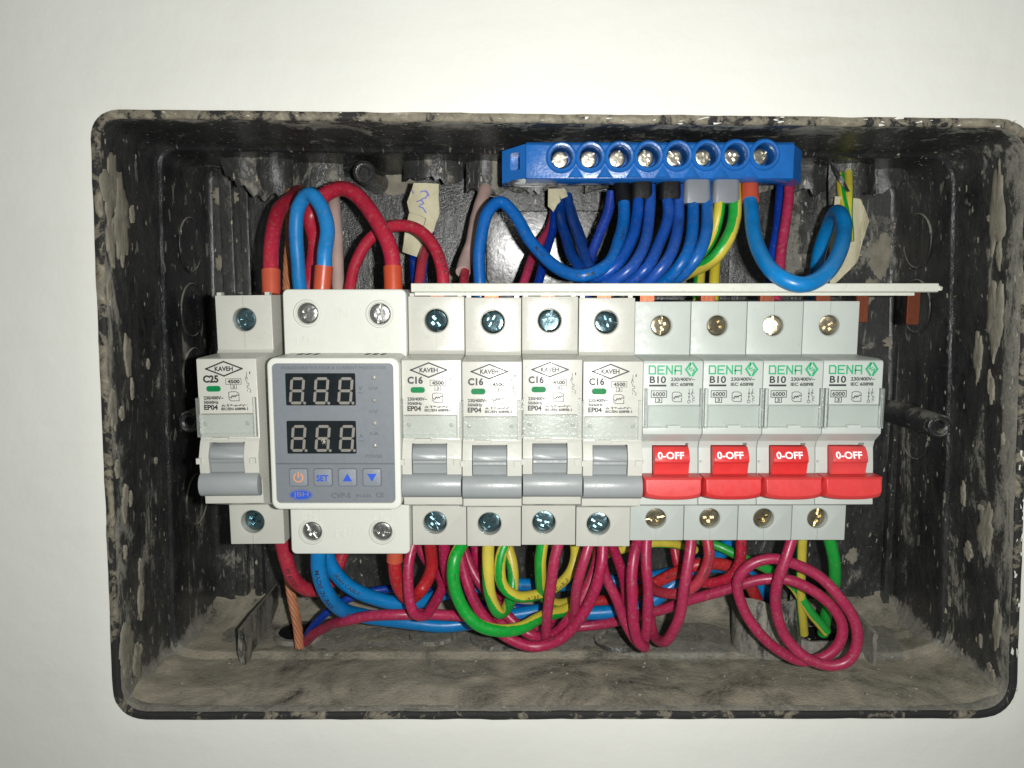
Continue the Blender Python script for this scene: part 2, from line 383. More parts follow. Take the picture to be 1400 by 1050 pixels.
# ------------------------------------------------------------------ the box and the wall
DR = 248.0
CORN = [PP(126, 153, DR), PP(1414, 166, DR), PP(1386, 979, DR), PP(159, 981, DR)]   # TL TR BR BL
RAD = [8.0, 11.0, 12.0, 10.0]
def ring(inset, nl=72, ns=40, nc=9, dr=0.0, jag=None, seed=0.0):
    c = [Vector(p) for p in CORN]; cen = sum(c, Vector((0, 0)))/4
    def off(i):                                   # corner moved inwards along both edges
        p, q, r = c[i-1], c[i], c[(i+1) % 4]
        d1 = (q-p).normalized(); d2 = (r-q).normalized()
        n1 = Vector((d1.y, -d1.x)); n2 = Vector((d2.y, -d2.x))
        if n1.dot(cen-q) < 0: n1 = -n1
        if n2.dot(cen-q) < 0: n2 = -n2
        return q+(n1+n2)*inset/(1+n1.dot(n2))
    k = [off(i) for i in range(4)]; out = []
    for i in range(4):
        p, q, r = k[i-1], k[i], k[(i+1) % 4]; rad = max(1.0, RAD[i]-inset+dr)
        a = q+(p-q).normalized()*rad; b = q+(r-q).normalized()*rad
        for j in range(nc):
            t = j/(nc-1); t = t
            out.append(a*(1-t)**2+q*2*t*(1-t)*.86+q*0+b*t**2+(a+b)*.14*t*(1-t))
        rn = max(1.0, RAD[(i+1) % 4]-inset+dr); e = r+(q-r).normalized()*rn
        n = nl if i in (0, 2) else ns
        for j in range(1, n): out.append(b.lerp(e, j/n))
    if jag:
        res = []
        for p in out:
            d = (p-cen).normalized(); a = jag(p)
            w = noise.noise(Vector((p.x*.09+seed, p.y*.09, 3.1)))+.6*noise.noise(Vector((p.x*.35+seed, p.y*.35, 7.7)))
            res.append(p+d*w*a)
        out = res
    return out
def loft(bm, rings):                              # rings: (points, D)
    vv = [[bm.verts.new((p.x, d-DB, p.y)) for p in r] for r, d in rings]
    n = len(vv[0]); fs = []
    for a, b in zip(vv, vv[1:]):
        for i in range(n): fs.append(bm.faces.new((a[i], a[(i+1) % n], b[(i+1) % n], b[i])))
    return vv, fs

# wall: a thick skin of plaster round the hole
ztop = max(p[1] for p in CORN)
def jw(p): return (1.0 if p.y > ztop-14 else (.55 if p.x > 120 else .18))
wbm = bmesh.new()
hole = ring(-.2, jag=jw, seed=4.0)
outer = []
cen = Vector((CORN[0][0]+CORN[2][0], CORN[0][1]+CORN[2][1]))/2
for p in hole:
    d = p-cen; s = min(420/max(1e-6, abs(d.x)), 400/max(1e-6, abs(d.y))); outer.append(cen+d*s)
fr = [hole]+[[h.lerp(o, t) for h, o in zip(hole, outer)] for t in (.01, .03, .08, .2, .5)]+[outer]
rr = [(ring(-.2, jag=jw, seed=4.0), DR+14), (hole, DR+.5)]+[(r, DR-.1 if i == 0 else DR-.35) for i, r in enumerate(fr[1:])]
loft(wbm, rr)
bmesh.ops.recalc_face_normals(wbm, faces=wbm.faces[:])
wall = finish(wbm, 'wall', M['wall'], smooth=50); tag(wall, 'white painted plaster wall round the recessed electrical box', kind='structure')
if wall.data.polygons[-1].normal.y > 0: wall.data.flip_normals()

BOX = empty('electrical_box', (0, 0, -45), 'recessed black plastic distribution box smeared with dried mortar, set in white wall', 'electrical box')
BO = (0, 0, -45)
def jl(p): return .35
bb = bmesh.new()
specs = [(-.9, DR+10, 0), (-.8, DR-.1, 0), (.2, DR-.55, 0), (1.5, DR-.5, 0), (2.0, DR+.3, 0), (2.1, DR+8, 0), (2.6, DR+16, 0), (3.0, DR+26, 0), (3.3, DR+33.6, 2), (3.6, DR+34.8, 3), (4.0, DR+35.4, 3), (4.7, DR+35.9, 3), (5.1, DR+36.4, 3),
         (5.3, DR+37.4, 3), (5.6, DR+48, 3), (6.0, DR+60, 3), (6.4, DR+70, 3), (7.2, DR+72.4, 3), (8.8, DB, 3)]
rings_ = []
for i, (ins, d, dr_) in enumerate(specs):
    rings_.append((ring(ins, dr=dr_, jag=(lambda p, i=i: .32 if i < 5 else .22), seed=float(i//5)), d))
vv, fs = loft(bb, rings_)
n_ = len(vv[0])
for k, f in enumerate(fs):
    f.material_index = 1 if k//n_ < 4 else (2 if 9 <= k//n_ <= 13 else 0)
bmesh.ops.recalc_face_normals(bb, faces=bb.faces[:])
shell = finish(bb, 'side_walls', [M['box'], M['rim'], M['gloss']], BOX, BO, 60)
# make normals look into the box
cnt = sum(1 for p in shell.data.polygons if (Vector((0, p.center.y, 0))-p.center).dot(p.normal) > 0)
if cnt < len(shell.data.polygons)/2: shell.data.flip_normals()
bp = bmesh.new(); poly(bp, [(p.x, p.y) for p in rings_[-1][0]], 0.0)
finish(bp, 'back_panel', M['box'], BOX, BO)
# raised panel with rounded corners, behind the modules
bp = bmesh.new()
extrude_y(bp, rrect(at(664, 300, 317).x, at(905, 300, 317).x, zp(395, 317), zp(288, 317), 5), -3.2, .5); bevel(bp, .7, 3)
zb_ = zp(395, 317)
for v in bp.verts:
    if v.co.y < -1: v.co.y -= (v.co.z-zb_)*.055
finish(bp, 'raised_panel', M['flare'], BOX, BO)
bp = bmesh.new()
extrude_y(bp, rrect(at(1000, 300, 319).x, at(1190, 300, 319).x, zp(395, 319), zp(347, 319), 3), -1.0, .5); bevel(bp, .4, 2)
finish(bp, 'raised_panel', M['box'], BOX, BO)
for (xa, xb, yt, yb) in ((-118.5, -113.5, 226, 812), (-110.5, -107.0, 232, 812), (160, 162.5, 200, 840), (165.5, 168.5, 232, 840)):
    bp = bmesh.new(); extrude_y(bp, rrect(xa, xb, zp(yb, 320), zp(yt, 320), 1.2, 3), -3.6, .5); bevel(bp, .5, 2)
    finish(bp, 'corner_rib', M['box'], BOX, BO)
for py_, in ((402,), ):
    for xa, xb in ((-118, -84), (108, 165)):
        bp = bmesh.new(); extrude_y(bp, rrect(xa, xb, zp(py_+4, 319), zp(py_-3, 319), .8, 3), -1.6, .5); bevel(bp, .4, 2)
        finish(bp, 'cross_rib', M['box'], BOX, BO)
# knockout rings on the side walls
def wall_x(z, left):
    a, b = (Vector(CORN[0]), Vector(CORN[3])) if left else (Vector(CORN[1]), Vector(CORN[2]))
    t = (z-a.y)/(b.y-a.y); return a.x+(b.x-a.x)*t
for left in (True, False):
    for k in ((0, 1, 2, 4) if left else (0, 1, 3)):
        zc = 20-25.5*k+(-1.5 if left else 0); s = 1 if left else -1
        bm = bmesh.new(); nU, nV = 36, 6; rr_ = []
        for i in range(nU):
            a = 2*math.pi*i/nU; z = zc+10.4*math.sin(a); y = -15.6+10*math.cos(a); x0 = wall_x(z, left)+s*5.9
            c = Vector((x0, y, z)); nrm = Vector((s, 0, 0)); rad = Vector((0, math.cos(a), math.sin(a)))
            rr_.append([bm.verts.new(c+nrm*.5*math.cos(q)+rad*.55*math.sin(q)) for q in [2*math.pi*j/nV for j in range(nV)]])
        for i in range(nU):
            for j in range(nV): bm.faces.new((rr_[i][j], rr_[(i+1) % nU][j], rr_[(i+1) % nU][(j+1) % nV], rr_[i][(j+1) % nV]))
        bmesh.ops.recalc_face_normals(bm, faces=bm.faces[:])
        finish(bm, 'knockout_ring', M['box'], BOX, BO, 80)
# torn collars hanging from the top
ZT = at(700, 207, 300).z+5
def collar(pxa, pxb, pyb, D, bulge, lab=None, lean=0.0, seed=0, tilt=0.0, pyt=None):
    xa, xb = at(pxa, 240, D).x, at(pxb, 240, D).x; zb = zp(pyb, D); zt = ZT if pyt is None else zp(pyt, D)
    bm = bmesh.new(); nx, nz = 14, 7; g_ = []
    for i in range(nx+1):
        u = i/nx; col = []
        for j in range(nz+1):
            v = j/nz
            z = zt+(zb-zt)*v+(noise.noise(Vector((u*4+seed, 1.3, seed)))*3.2+noise.noise(Vector((u*13+seed, 4, 2)))*1.5+tilt*(u-.5))*v**3
            x = xa+(xb-xa)*u+lean*v+.6*noise.noise(Vector((u*3, v*3, seed)))
            y = D-DB-bulge*math.sin(math.pi*u)+.9*noise.noise(Vector((u*3, v*3, seed+9)))
            col.append(bm.verts.new((x, y, z)))
        g_.append(col)
    fs = [bm.faces.new((g_[i][j], g_[i][j+1], g_[i+1][j+1], g_[i+1][j])) for i in range(nx) for j in range(nz)]
    for f in fs: f.normal_update()
    r = bmesh.ops.solidify(bm, geom=fs, thickness=1.3)
    bmesh.ops.recalc_face_normals(bm, faces=bm.faces[:])
    o = finish(bm, 'torn_collar', M['boxdusty'], BOX, BO, 50)
    if lab: o['label'] = lab
collar(297, 345, 258, 296, 1.5, 'ragged torn collar leaning at the upper left', 3, 1, -7)
collar(344, 402, 268, 299, 5, None, 0, 2)
collar(400, 470, 262, 306, 3, None, 0, 3)
collar(552, 632, 250, 300, 5, None, 0, 4)
collar(637, 690, 266, 300, 4, None, 0, 5)
collar(690, 770, 262, 306, 3, None, 0, 6)
collar(800, 940, 262, 308, 3, None, 0, 8)
collar(940, 1086, 258, 308, 3, None, 0, 11)
collar(1084, 1130, 262, 300, 2.5, None, 0, 13)
collar(1128, 1192, 270, 298, 4, None, 2, 15, 4)
collar(1196, 1243, 256, 305, 2, None, 0, 17, 8)
# lid posts
def post(px, py, D, rpx, y1=0.0, sq=True, lab=None, ridged=False):
    c = at(px, py, D); r = pxmm(rpx, py, D); bm = bmesh.new(); y0 = D-DB
    lathe_y(bm, [(r*.42, y0+7), (r*.45, y0+.5), (r*.62, y0+.1), (r*.66, y0+.9), (r*.80, y0+.8), (r*.86, y0), (r, y0+.5), (r*1.06, y0+12), (r*1.12, y1+.3)], c.x, c.z, 28 if not sq else 28, cap=False)
    q = bm.verts.new((c.x, y0+6.5, c.z)); 
    o = finish(bm, 'lid_post', M['boxclean'], BOX, BO, 40)
    bm2 = bmesh.new(); lathe_y(bm2, [(r*.5, y0+2.6), (r*.5, y0+3.2)], c.x, c.z, 4 if sq else 20)
    finish(bm2, 'post_hole_shade', M['hole'], o if False else BOX, BO)  # dark plug, coloured as the shade down the bore
    if lab: o['label'] = lab
post(1286, 583, 283, 16, lab='black post with square socket at the right of the modules')
post(258, 577, 286, 15, sq=False)
post(497, 235, 291, 15, sq=False, lab='round black post under the top edge')
# gussets at the bottom
def gusset(x, pts, th=1.4, lab=None):
    bm = bmesh.new(); prof = [(D-DB, zp(py, D)) for py, D in pts]; extrude_x(bm, prof, x-th/2, x+th/2)
    bmesh.ops.subdivide_edges(bm, edges=bm.edges[:], cuts=2)
    for v in bm.verts: v.co += Vector((noise.noise(v.co*.12)*1.6, noise.noise(v.co*.5+Vector((9, 0, 0)))*.8, noise.noise(v.co*.5)*.8))
    o = finish(bm, 'gusset', M['boxdusty'], BOX, BO, 30)
    if lab: o['label'] = lab
gusset(-102, [(798, 319), (861, 276), (884, 275.5), (912, 277), (905, 282), (862, 318)])
gusset(137, [(798, 319), (862, 278), (868, 276), (880, 276.5), (914, 277), (905, 284), (862, 318)])
# half tube standing on the floor, and the knocked-out discs of the floor
ZF = at(700, 975, DR).z+4.6
def tube_z(cx, cy, r, z0, z1, th, n=40, a0=0, a1=360, mat=None, name='floor_collar', jag=1.0):
    bm = bmesh.new(); full = (a1-a0) >= 360; m_ = n if full else n+1; L = []
    for i in range(m_):
        a = math.radians(a0+(a1-a0)*i/n); d = Vector((math.cos(a), math.sin(a), 0)); zt = z1+jag*noise.noise(Vector((i*.3, 5, cx)))
        L.append([bm.verts.new(Vector((cx, cy, 0))+d*rr+Vector((0, 0, z))) for rr, z in ((r, z0), (r, zt-.4), (r-.3, zt), (r-th+.3, zt), (r-th, zt-.4), (r-th, z0))])
    for i in range(n):
        A, B = L[i], L[(i+1) % m_]
        for j in range(5): bm.faces.new((A[j], B[j], B[j+1], A[j+1]))
    bmesh.ops.recalc_face_normals(bm, faces=bm.faces[:])
    return finish(bm, name, mat or M['boxdusty'], BOX, BO, 45)
c = at(1048, 845, 290)
tube_z(c.x, c.y, 13.2, ZF, zp(820, 280), 1.2, a0=150, a1=385)
c2 = at(1120, 880, 292)
tube_z(c2.x-2, -24, 12.5, ZF-.5, ZF+3.4, 1.5, a0=0, a1=360, jag=.6)
def floor_disc(px, py, r, hole_=False, lift=.8):
    # point on the floor seen at this pixel
    u, v = (px-CX)/F, (CY-py)/F; yc = math.cos(TH)+v*math.sin(TH); zc = -math.sin(TH)+v*math.cos(TH); D = (ZF+.2)*yc/zc
    x = u*D/yc; y = min(D-DB, -r-1.5); bm = bmesh.new(); n = 30
    rgs = []
    for rr, z in ((r+1.6, ZF-1), (r+1.0, ZF+lift), (r*.93, ZF+lift*1.1), (r*.86, ZF+.1 if not hole_ else ZF+.7), (.01, ZF+.1 if not hole_ else ZF+.65)):
        rgs.append([bm.verts.new((x+rr*math.cos(2*math.pi*i/n)*(1+.04*noise.noise(Vector((i*.7, rr, px)))), y+rr*math.sin(2*math.pi*i/n), z+.3*noise.noise(Vector((i*.5, rr, px))))) for i in range(n)])
    for k, (a, b) in enumerate(zip(rgs, rgs[1:])):
        for i in range(n): bm.faces.new((a[i], a[(i+1) % n], b[(i+1) % n], b[i])).material_index = 1 if hole_ and k >= 2 else 0  # open holes get a dark centre painted as their shade
    bmesh.ops.recalc_face_normals(bm, faces=bm.faces[:])
    finish(bm, 'floor_knockout', [M['boxdusty'], M['hole']] if hole_ else M['boxclean'], BOX, BO, 40)
floor_disc(410, 866, 9, True, 1.3); floor_disc(592, 866, 8.5); floor_disc(676, 872, 8.5); floor_disc(845, 874, 8.5); floor_disc(1118, 870, 8, True)
# the rail, on two bars
bm = bmesh.new(); zr = zp(572, 240)
for za, zb_, ya, yb in ((zr-17.5, zr-12.5, -31.5, -30.5), (zr+12.5, zr+17.5, -31.5, -30.5), (zr-13.5, zr+13.5, -24.5, -23.5), (zr-13.5, zr-12.5, -30.5, -24.5), (zr+12.5, zr+13.5, -30.5, -24.5)):
    box(bm, -88, 104, ya, yb, za, zb_)
for x in (-70, 85): box(bm, x-6, x+6, -23.5, .2, zr-10, zr+10)
finish(bm, 'mounting_rail', M['rail'], BOX, BO)
# settled dust heaped on the floor and against the back
bm = bmesh.new(); nx, ny = 150, 46; g_ = []
for i in range(nx+1):
    col = []
    for j in range(ny+1):
        u, v = i/nx, j/ny; x = -137+306*u; y = -70+70*v
        h = .55*noise.noise(Vector((x*.05, y*.07, 1)))+.5*noise.noise(Vector((x*.22, y*.22, 5)))+.22*noise.noise(Vector((x*.8, y*.8, 9)))
        back = max(0, (v-.70)/.30); front = max(0, (.14-v)/.14)
        ends = max(0, abs(2*u-1)-.86)/.14
        hb = 7.0*back**2.2*(1+.5*noise.noise(Vector((x*.06, 2, 3)))+.3*noise.noise(Vector((x*.25, 2, 8))))
        z = ZF-.6+h*.8+hb+ends**2*4.5*(1+.5*noise.noise(Vector((y*.1, x*.1, 4))))-front*1.2-(1.6 if y < -37 else 0)
        col.append(bm.verts.new((x, y, z)))
    g_.append(col)
for i in range(nx):
    for j in range(ny): bm.faces.new((g_[i][j], g_[i+1][j], g_[i+1][j+1], g_[i][j+1]))
o = finish(bm, 'settled_dust', M['dust'], None, BO, 60); tag(o, 'grey mortar dust heaped on the floor of the box', kind='stuff')
# flat splashes of dried mortar on the panels
def blob(fr_, cx, cy, rx, ry, seed, th=.5, name='mortar_patch'):
    """fr_(a, b, h) -> point; irregular splash of half-widths rx, ry"""
    bm = bmesh.new(); n = 40; rgs = []
    for k, (s, h) in enumerate(((1, -.4), (1, .05), (.93, .7), (.55, 1.0), (.02, .9))):
        rg = []
        for i in range(n):
            a = 2*math.pi*i/n; w = 1+.42*noise.noise(Vector((math.cos(a)*1.3, math.sin(a)*1.3, seed)))+.3*noise.noise(Vector((math.cos(a)*4, math.sin(a)*4, seed+3)))+.14*noise.noise(Vector((math.cos(a)*11, math.sin(a)*11, seed+7)))
            rg.append(bm.verts.new(fr_(cx+rx*s*w*math.cos(a), cy+ry*s*w*math.sin(a), th*h*(1+.5*noise.noise(Vector((a*3, s*4, seed)))) if h > 0 else h)))
        rgs.append(rg)
    for a, b in zip(rgs, rgs[1:]):
        for i in range(n): bm.faces.new((a[i], a[(i+1) % n], b[(i+1) % n], b[i]))
    bmesh.ops.recalc_face_normals(bm, faces=bm.faces[:])
    return finish(bm, name, M['mortar'], BOX, BO, 50)
bk = lambda a, b, h: Vector((a, -h, b))
for px, py, rx, ry, sd in ((1204, 350, 5.5, 9, 1), (1190, 395, 4, 5, 2), (308, 268, 6, 3.4, 3), (545, 245, 8, 6, 4), (1222, 470, 5, 3, 5), (1180, 500, 4, 3, 6), (345, 820, 8, 4, 7), (1210, 820, 9, 4, 8), (545, 345, 2.5, 4, 9), (318, 330, 2, 1.6, 10), (300, 360, 1.6, 3, 11), (620, 375, 4, 3, 12), (1225, 560, 3, 5, 13), (1165, 760, 2.5, 3.5, 14), (300, 640, 2.5, 5, 15)):
    p = at(px, py, DB); blob(bk, p.x, p.z, rx, ry, sd*3.3, .5)
rs_ = random.Random(11)
for left in (True, False):
    s = 1 if left else -1
    for k in range(26 if left else 20):
        y = -73+1.5+abs(rs_.gauss(0, 13)); y = min(y, -6); z = rs_.uniform(-132, 48)-(8 if rs_.random() < .5 else 0); z = max(z, -136)
        ly = rs_.choice((.8, 1.2, 2.2, 4))*(1.2 if left else 1); lz = ly*rs_.uniform(1.2, 4.5)
        ins = 2.3+(y+73)/36*1.2 if y < -38 else 5.4+(y+36)/36*1.0
        fr_ = lambda a, b, h, s=s, left=left, ins=ins: Vector((wall_x(b, left)+s*(ins+h+.15), a, b))
        blob(fr_, y, z, ly, min(lz, 14), 50+k*2.7+(100 if left else 0), .35)
# crumbs of mortar lying in the box
bm = bmesh.new(); rnd = random.Random(3)
for k in range(620):
    x = rnd.uniform(-122, 160); y = rnd.uniform(-70, -3); s = rnd.choice([.12, .18, .25, .35, .6])*rnd.uniform(.7, 1.3)
    z = ZF+s*.3+.4 + (0 if y > -36 else -1.6)
    vs = [bm.verts.new((x+rnd.uniform(-s, s), y+rnd.uniform(-s, s), z+rnd.uniform(-s*.3, s))) for _ in range(7)]
    try: bmesh.ops.convex_hull(bm, input=vs, use_existing_faces=False)
    except Exception: pass
lo = [v for v in bm.verts if not v.link_faces]; bmesh.ops.delete(bm, geom=lo, context='VERTS')
M['crumb'] = plastic('mortar_crumb', (168, 162, 146), .8, .2, .3)
o = finish(bm, 'mortar_crumbs', M['crumb'], None, BO, None); tag(o, 'loose crumbs of mortar on the floor of the box', kind='stuff')
# chips of plaster along the top edge
bm = bmesh.new()
for k in range(50):
    t = rnd.random(); a = Vector(CORN[0]).lerp(Vector(CORN[1]), t); s = rnd.uniform(.3, 1.2)*(.35 if t < .5 else 1)
    p = Vector((a.x, DR-DB-.4, a.y+rnd.uniform(-1.9, .6)))
    vs = [bm.verts.new(p+Vector((rnd.uniform(-s*1.8, s*1.8), rnd.uniform(-.35, .35), rnd.uniform(-s*.45, s*.45)))) for _ in range(9)]
    bmesh.ops.convex_hull(bm, input=vs, use_existing_faces=False)
for k in range(36):
    t = rnd.random(); a = Vector(CORN[1]).lerp(Vector(CORN[2]), t); s = rnd.uniform(.3, 1.2)
    p = Vector((a.x+rnd.uniform(-1.6, .6), DR-DB-.4, a.y))
    vs = [bm.verts.new(p+Vector((rnd.uniform(-s*.5, s*.5), rnd.uniform(-.35, .35), rnd.uniform(-s*1.8, s*1.8)))) for _ in range(9)]
    bmesh.ops.convex_hull(bm, input=vs, use_existing_faces=False)
lo = [v for v in bm.verts if not v.link_faces]; bmesh.ops.delete(bm, geom=lo, context='VERTS')
o = finish(bm, 'plaster_chips', M['wall'], None, BO, None); tag(o, 'chips of white plaster stuck along the rim of the box', kind='stuff')

# ------------------------------------------------------------------ screws
def screw(cx, cz, r, y, mat, parent, origin, rot=0.0, slot=True, name='terminal_screw', dish=0.35):
    bm = bmesh.new()
    lathe_y(bm, [(r*.80, y-dish), (r*.93, y-dish*.7), (r, y), (r, y+1.6)], cx, cz, 24)
    cut = bmesh.new()
    def arm(L, w, d, a):
        c_ = bmesh.new(); box(c_, -L, L, y-dish-1, y-dish+d, -w, w)
        for v in c_.verts:
            x, z = v.co.x, v.co.z; v.co.x = cx+x*math.cos(a)-z*math.sin(a); v.co.z = cz+x*math.sin(a)+z*math.cos(a)
        bmesh.ops.recalc_face_normals(c_, faces=c_.faces[:]); return c_
    cuts = [arm(r*.56, r*.15, 1.2, rot+.785), arm(r*.56, r*.151, 1.19, rot+.785+math.pi/2)]
    cc = bmesh.new(); lathe_y(cc, [(r*.30, y-dish-1), (r*.30, y-dish), (r*.05, y-dish+1.3)], cx, cz, 4); cuts.append(cc)
    if slot: cuts.append(arm(r*1.2, r*.11, .5, rot+.3))
    cut.free()
    bm = boolean(bm, cuts)
    return finish(bm, name, mat, parent, origin, 25)

# ------------------------------------------------------------------ breakers
PK = 17.25; XK = at(558, 440, 234).x
PD = 17.06; XD = at(867.5, 445, 234).x
def body_mesh(prof, w, holes, window, seam_z, extra=None, bev=.28):
    bm = bmesh.new(); extrude_x(bm, prof, .1, w-.1); bevel(bm, bev, 2, 12)
    cuts = [cyl_cut(cx, cz, r, y, y+dp) for cx, cz, r, y, dp in holes]
    cuts.append(box_cut(*window))
    for (x, y, z0, z1) in seam_z: cuts.append(box_cut(x-.07, x+.07, y-.5, y+.28, z0, z1))
    return boolean(bm, cuts)
def schem(bm, x, z0, z1, w, Y, kind):
    H = z1-z0
    q = lambda a, b: (x+a*w, z0+b*H)
    L = .13
    line(bm, [q(.35, 1), q(.35, .84)], L, Y); line(bm, [q(.35, .84), q(-.05, .62), q(.3, .5), q(.35, .42)], L, Y)
    line(bm, [q(.35, .42), q(.75, .42), q(.75, .3), q(.35, .3), q(.35, .17), q(.75, .17), q(.75, .12)], L, Y)
    line(bm, [q(.35, .0), q(.35, .07)], L, Y); line(bm, [q(.15, .78), q(.5, .70)], L, Y); line(bm, [q(.2, .7), q(.52, .62)], L, Y)
    if kind == 'd':
        line(bm, [q(-.55, 1), q(-.55, .15)], L, Y); poly(bm, [q(-.8, .62), q(-.3, .62), q(-.55, .78)], Y); poly(bm, [q(-.8, .38), q(-.3, .38), q(-.55, .52)], Y)
        p = [(q(-.55, .08)[0]+.42*math.cos(t*.7854), q(-.55, .08)[1]+.42*math.sin(t*.7854)) for t in range(8)]; line(bm, p, L, Y, 0, True)
def stamp(bm, rect, Y):
    x0, x1, z0, z1 = rect; w = x1-x0; h = z1-z0; q = lambda a, b: (x0+a*w, z0+b*h)
    line(bm, [q(.2, 1), q(.72, 1), q(1, .82), q(1, .55)], .17, Y); line(bm, [q(1, .4), q(1, 0), q(.2, 0), q(0, .2), q(.0, .3)], .17, Y); line(bm, [q(.0, .45), q(0, .9), q(.2, 1)], .17, Y)
    line(bm, [q(-.02, .45), q(.22, .3), q(.3, .55)], .2, Y); line(bm, [q(.3, .42), q(.42, .58), q(.5, .42), q(.6, .6), q(.68, .45), q(.8, .66), q(1.02, .56)], .2, Y)

# ---- KAVEH type: built for the first C16 module in place, origin at its left foot
def make_kaveh():
    D1, D2 = 234.0, 217.5; ox, oz = XK, zp(745, 236); O = (ox, 0, oz)
    root = empty('circuit_breaker', O, 'x', 'circuit breaker', 'ivory breakers with grey toggles')
    zT = zp(404.5, D1); zB = zp(744.5, 236)
    P_ = lambda py, D: (D-DB, zp(py, D))
    prof = [P_(404.5, D1), P_(478.5, D1), P_(483.5, D1-1), P_(489.5, D2+1.5), P_(491.5, D2), P_(600, D2), P_(604, D2-.6), P_(625, D2-2.2), P_(648, D2-1.9), P_(656, D2+.3), P_(689, D2+.6), P_(690.5, 236), P_(744.5, 236), (-31.5, zB), (-31.5, zT)]
    w = PK
    s1 = at(596.3, 437.8, D1); s2 = at(594.6, 714.5, 236)
    wx0, wx1, _, _ = R(563.5, 604, 611.5, 651, D2-1)
    L = lambda x: x-ox
    holes = [(L(s1.x), s1.z, pxmm(16, 438, D1), D1-DB, 7.5), (L(s2.x), s2.z, pxmm(16, 714, 236), 236-DB, 7.5)]
    win = (L(wx0), L(wx1), D2-DB-6, D2-DB+5, zp(676, D2), zp(604.5, D2))
    seam = [(L(s1.x), D1-DB, zp(476, D1), zT+2), (L(s2.x), 236-DB, zB-2, zp(706, 236)), ]
    bm = body_mesh(prof, w, holes, win, seam)
    for py in (461.5, 469):                        # two raised bars under the screw, ledge above the lower screw
        x0, x1, z0, z1 = R(571.5, py-1.8, 619, py+1.8, D1); 
        for a, b, c_, d in ((x0, x1, z1-.14, z1), (x0, x1, z0, z0+.14), (x0, x0+.14, z0+.14, z1-.14), (x1-.14, x1, z0+.14, z1-.14)): box(bm, L(a), L(b), D1-DB-.16, D1-DB+.1, c_, d)
    x0, x1, z0, z1 = R(573, 691.5, 612, 693, 235.5); box(bm, L(x0), L(x1), 236-DB-.35, 236-DB+.1, z0, z1)
    for xx in (.5, w-2.2): box(bm, xx, xx+1.4, D1-DB+.6, D1-DB+3, zT-.2, zT+.9)
    o = finish(bm, 'body', M['kaveh'], root, (0, 0, oz), 30)
    # sill above the toggle, split in two leaves
    x0, x1, z0, z1 = R(567, 599, 612, 603.5, D2-.8); bm = bmesh.new(); mid_ = (x0+x1)/2
    box(bm, L(x0), L(mid_), D2-DB-.9, D2-DB+.4, z0+.25, z1); box(bm, L(mid_)+.1, L(x1), D2-DB-.7, D2-DB+.4, z0-.1, z1-.3); bevel(bm, .12, 1)
    finish(bm, 'window_sill', M['kaveh'], root, (0, 0, oz))
    # toggle: neck and full-width bar
    q = lambda py, D: (D-DB, zp(py, D))
    bm = bmesh.new(); x0, x1 = L(wx0)+.15, L(wx1)-.15
    extrude_x(bm, [q(606, 218.5), q(612, 216.8), q(620, 215.8), q(627, 215.4), q(630, 216.1), q(631.5, 215.6), q(634.5, 216.3), q(645, 216.6), q(656, 217.4), q(656, 223), q(606, 223)], x0, x1); bevel(bm, .12, 1, 25)
    tg = finish(bm, 'toggle', M['grey_toggle'], root, (0, 0, oz), 40)
    bm = bmesh.new(); pr = []
    for i in range(9):
        a = math.radians(80-160*i/8); zc = (zp(651, 212)+zp(684, 212))/2; hh = (zp(651, 212)-zp(684, 212))/2
        pr.append((217.2-DB-3.9*math.cos(a)**.7, zc+hh*math.sin(a)/math.sin(math.radians(80))))
    pr += [(217.6-DB, pr[-1][1]), (217.6-DB, pr[0][1])]
    extrude_x(bm, pr, .2, w-.2); bevel(bm, .15, 2, 35)
    finish(bm, 'toggle_bar', M['grey_toggle'], tg, (0, 0, oz), 40)
    for px0, px1 in ((547.5, 553.5), (620.5, 628)):
        x0, x1, z0, z1 = R(px0, 626.5, px1, 634, D2-2); bm = bmesh.new(); box(bm, L(x0), L(x1), D2-DB-3.1, D2-DB-1, z0, z1); bevel(bm, .15, 1)
        finish(bm, 'hinge_peg', M['kaveh'], root, (0, 0, oz))
    # print
    Y = D2-DB-.05; OF = Vector((ox, 0, 0)); bm = bmesh.new(); r_ = lambda *a: R(*a, D2)
    dia = [PP(561.5, 505, D2), PP(586, 495.2, D2), PP(611, 505, D2), PP(586, 514.8, D2)]
    line(bm, dia, .40, Y, 0, True); put_text(bm, 'KAVEH', r_(573.5, 501.8, 598.5, 508.3), Y, .035)
    rt = r_(557, 513.6, 578.2, 524); shared = bm
    rbox(bm, r_(588, 518.8, 609, 526.3), .13, Y); put_text(bm, '4500', r_(590.5, 520, 607, 525.2), Y, .04)
    rbox(bm, r_(594.6, 526.4, 602.4, 532.6), .13, Y); put_text(bm, '3', r_(597, 527.6, 600.2, 531.8), Y, .022)
    stamp(bm, r_(591.5, 536.5, 605.3, 549), Y)
    put_text(bm, '230/400V~', r_(557, 542.2, 584, 547), Y, .04); put_text(bm, '50/60Hz', r_(557, 548.4, 577, 552.8), Y, .04)
    put_text(bm, 'EP04', r_(557, 554, 575.8, 561.2), Y, .04)
    put_text(bm, '\u06f8\u06f6\u06f3\u06f9\u06f0\u06f5\u06f0\u06f9\u06f2\u06f6', r_(580.5, 552, 617, 557), Y, .07)
    put_text(bm, 'IEC/EN 60898-1', r_(580.5, 558, 617, 561.9), Y, .04)
    x0, x1, z0, z1 = r_(615, 510, 621, 536); schem(bm, x0, z0, z1, x1-x0, Y, 'k')
    put_text(bm, '1', r_(620.6, 509, 622, 512.5), Y, 0); put_text(bm, '2', r_(620, 533.5, 622.6, 537.5), Y, 0)
    x0, x1, z0, z1 = r_(553, 565.6, 624, 566.4); line(bm, [(x0, z0), (x1, z0)], .12, Y)
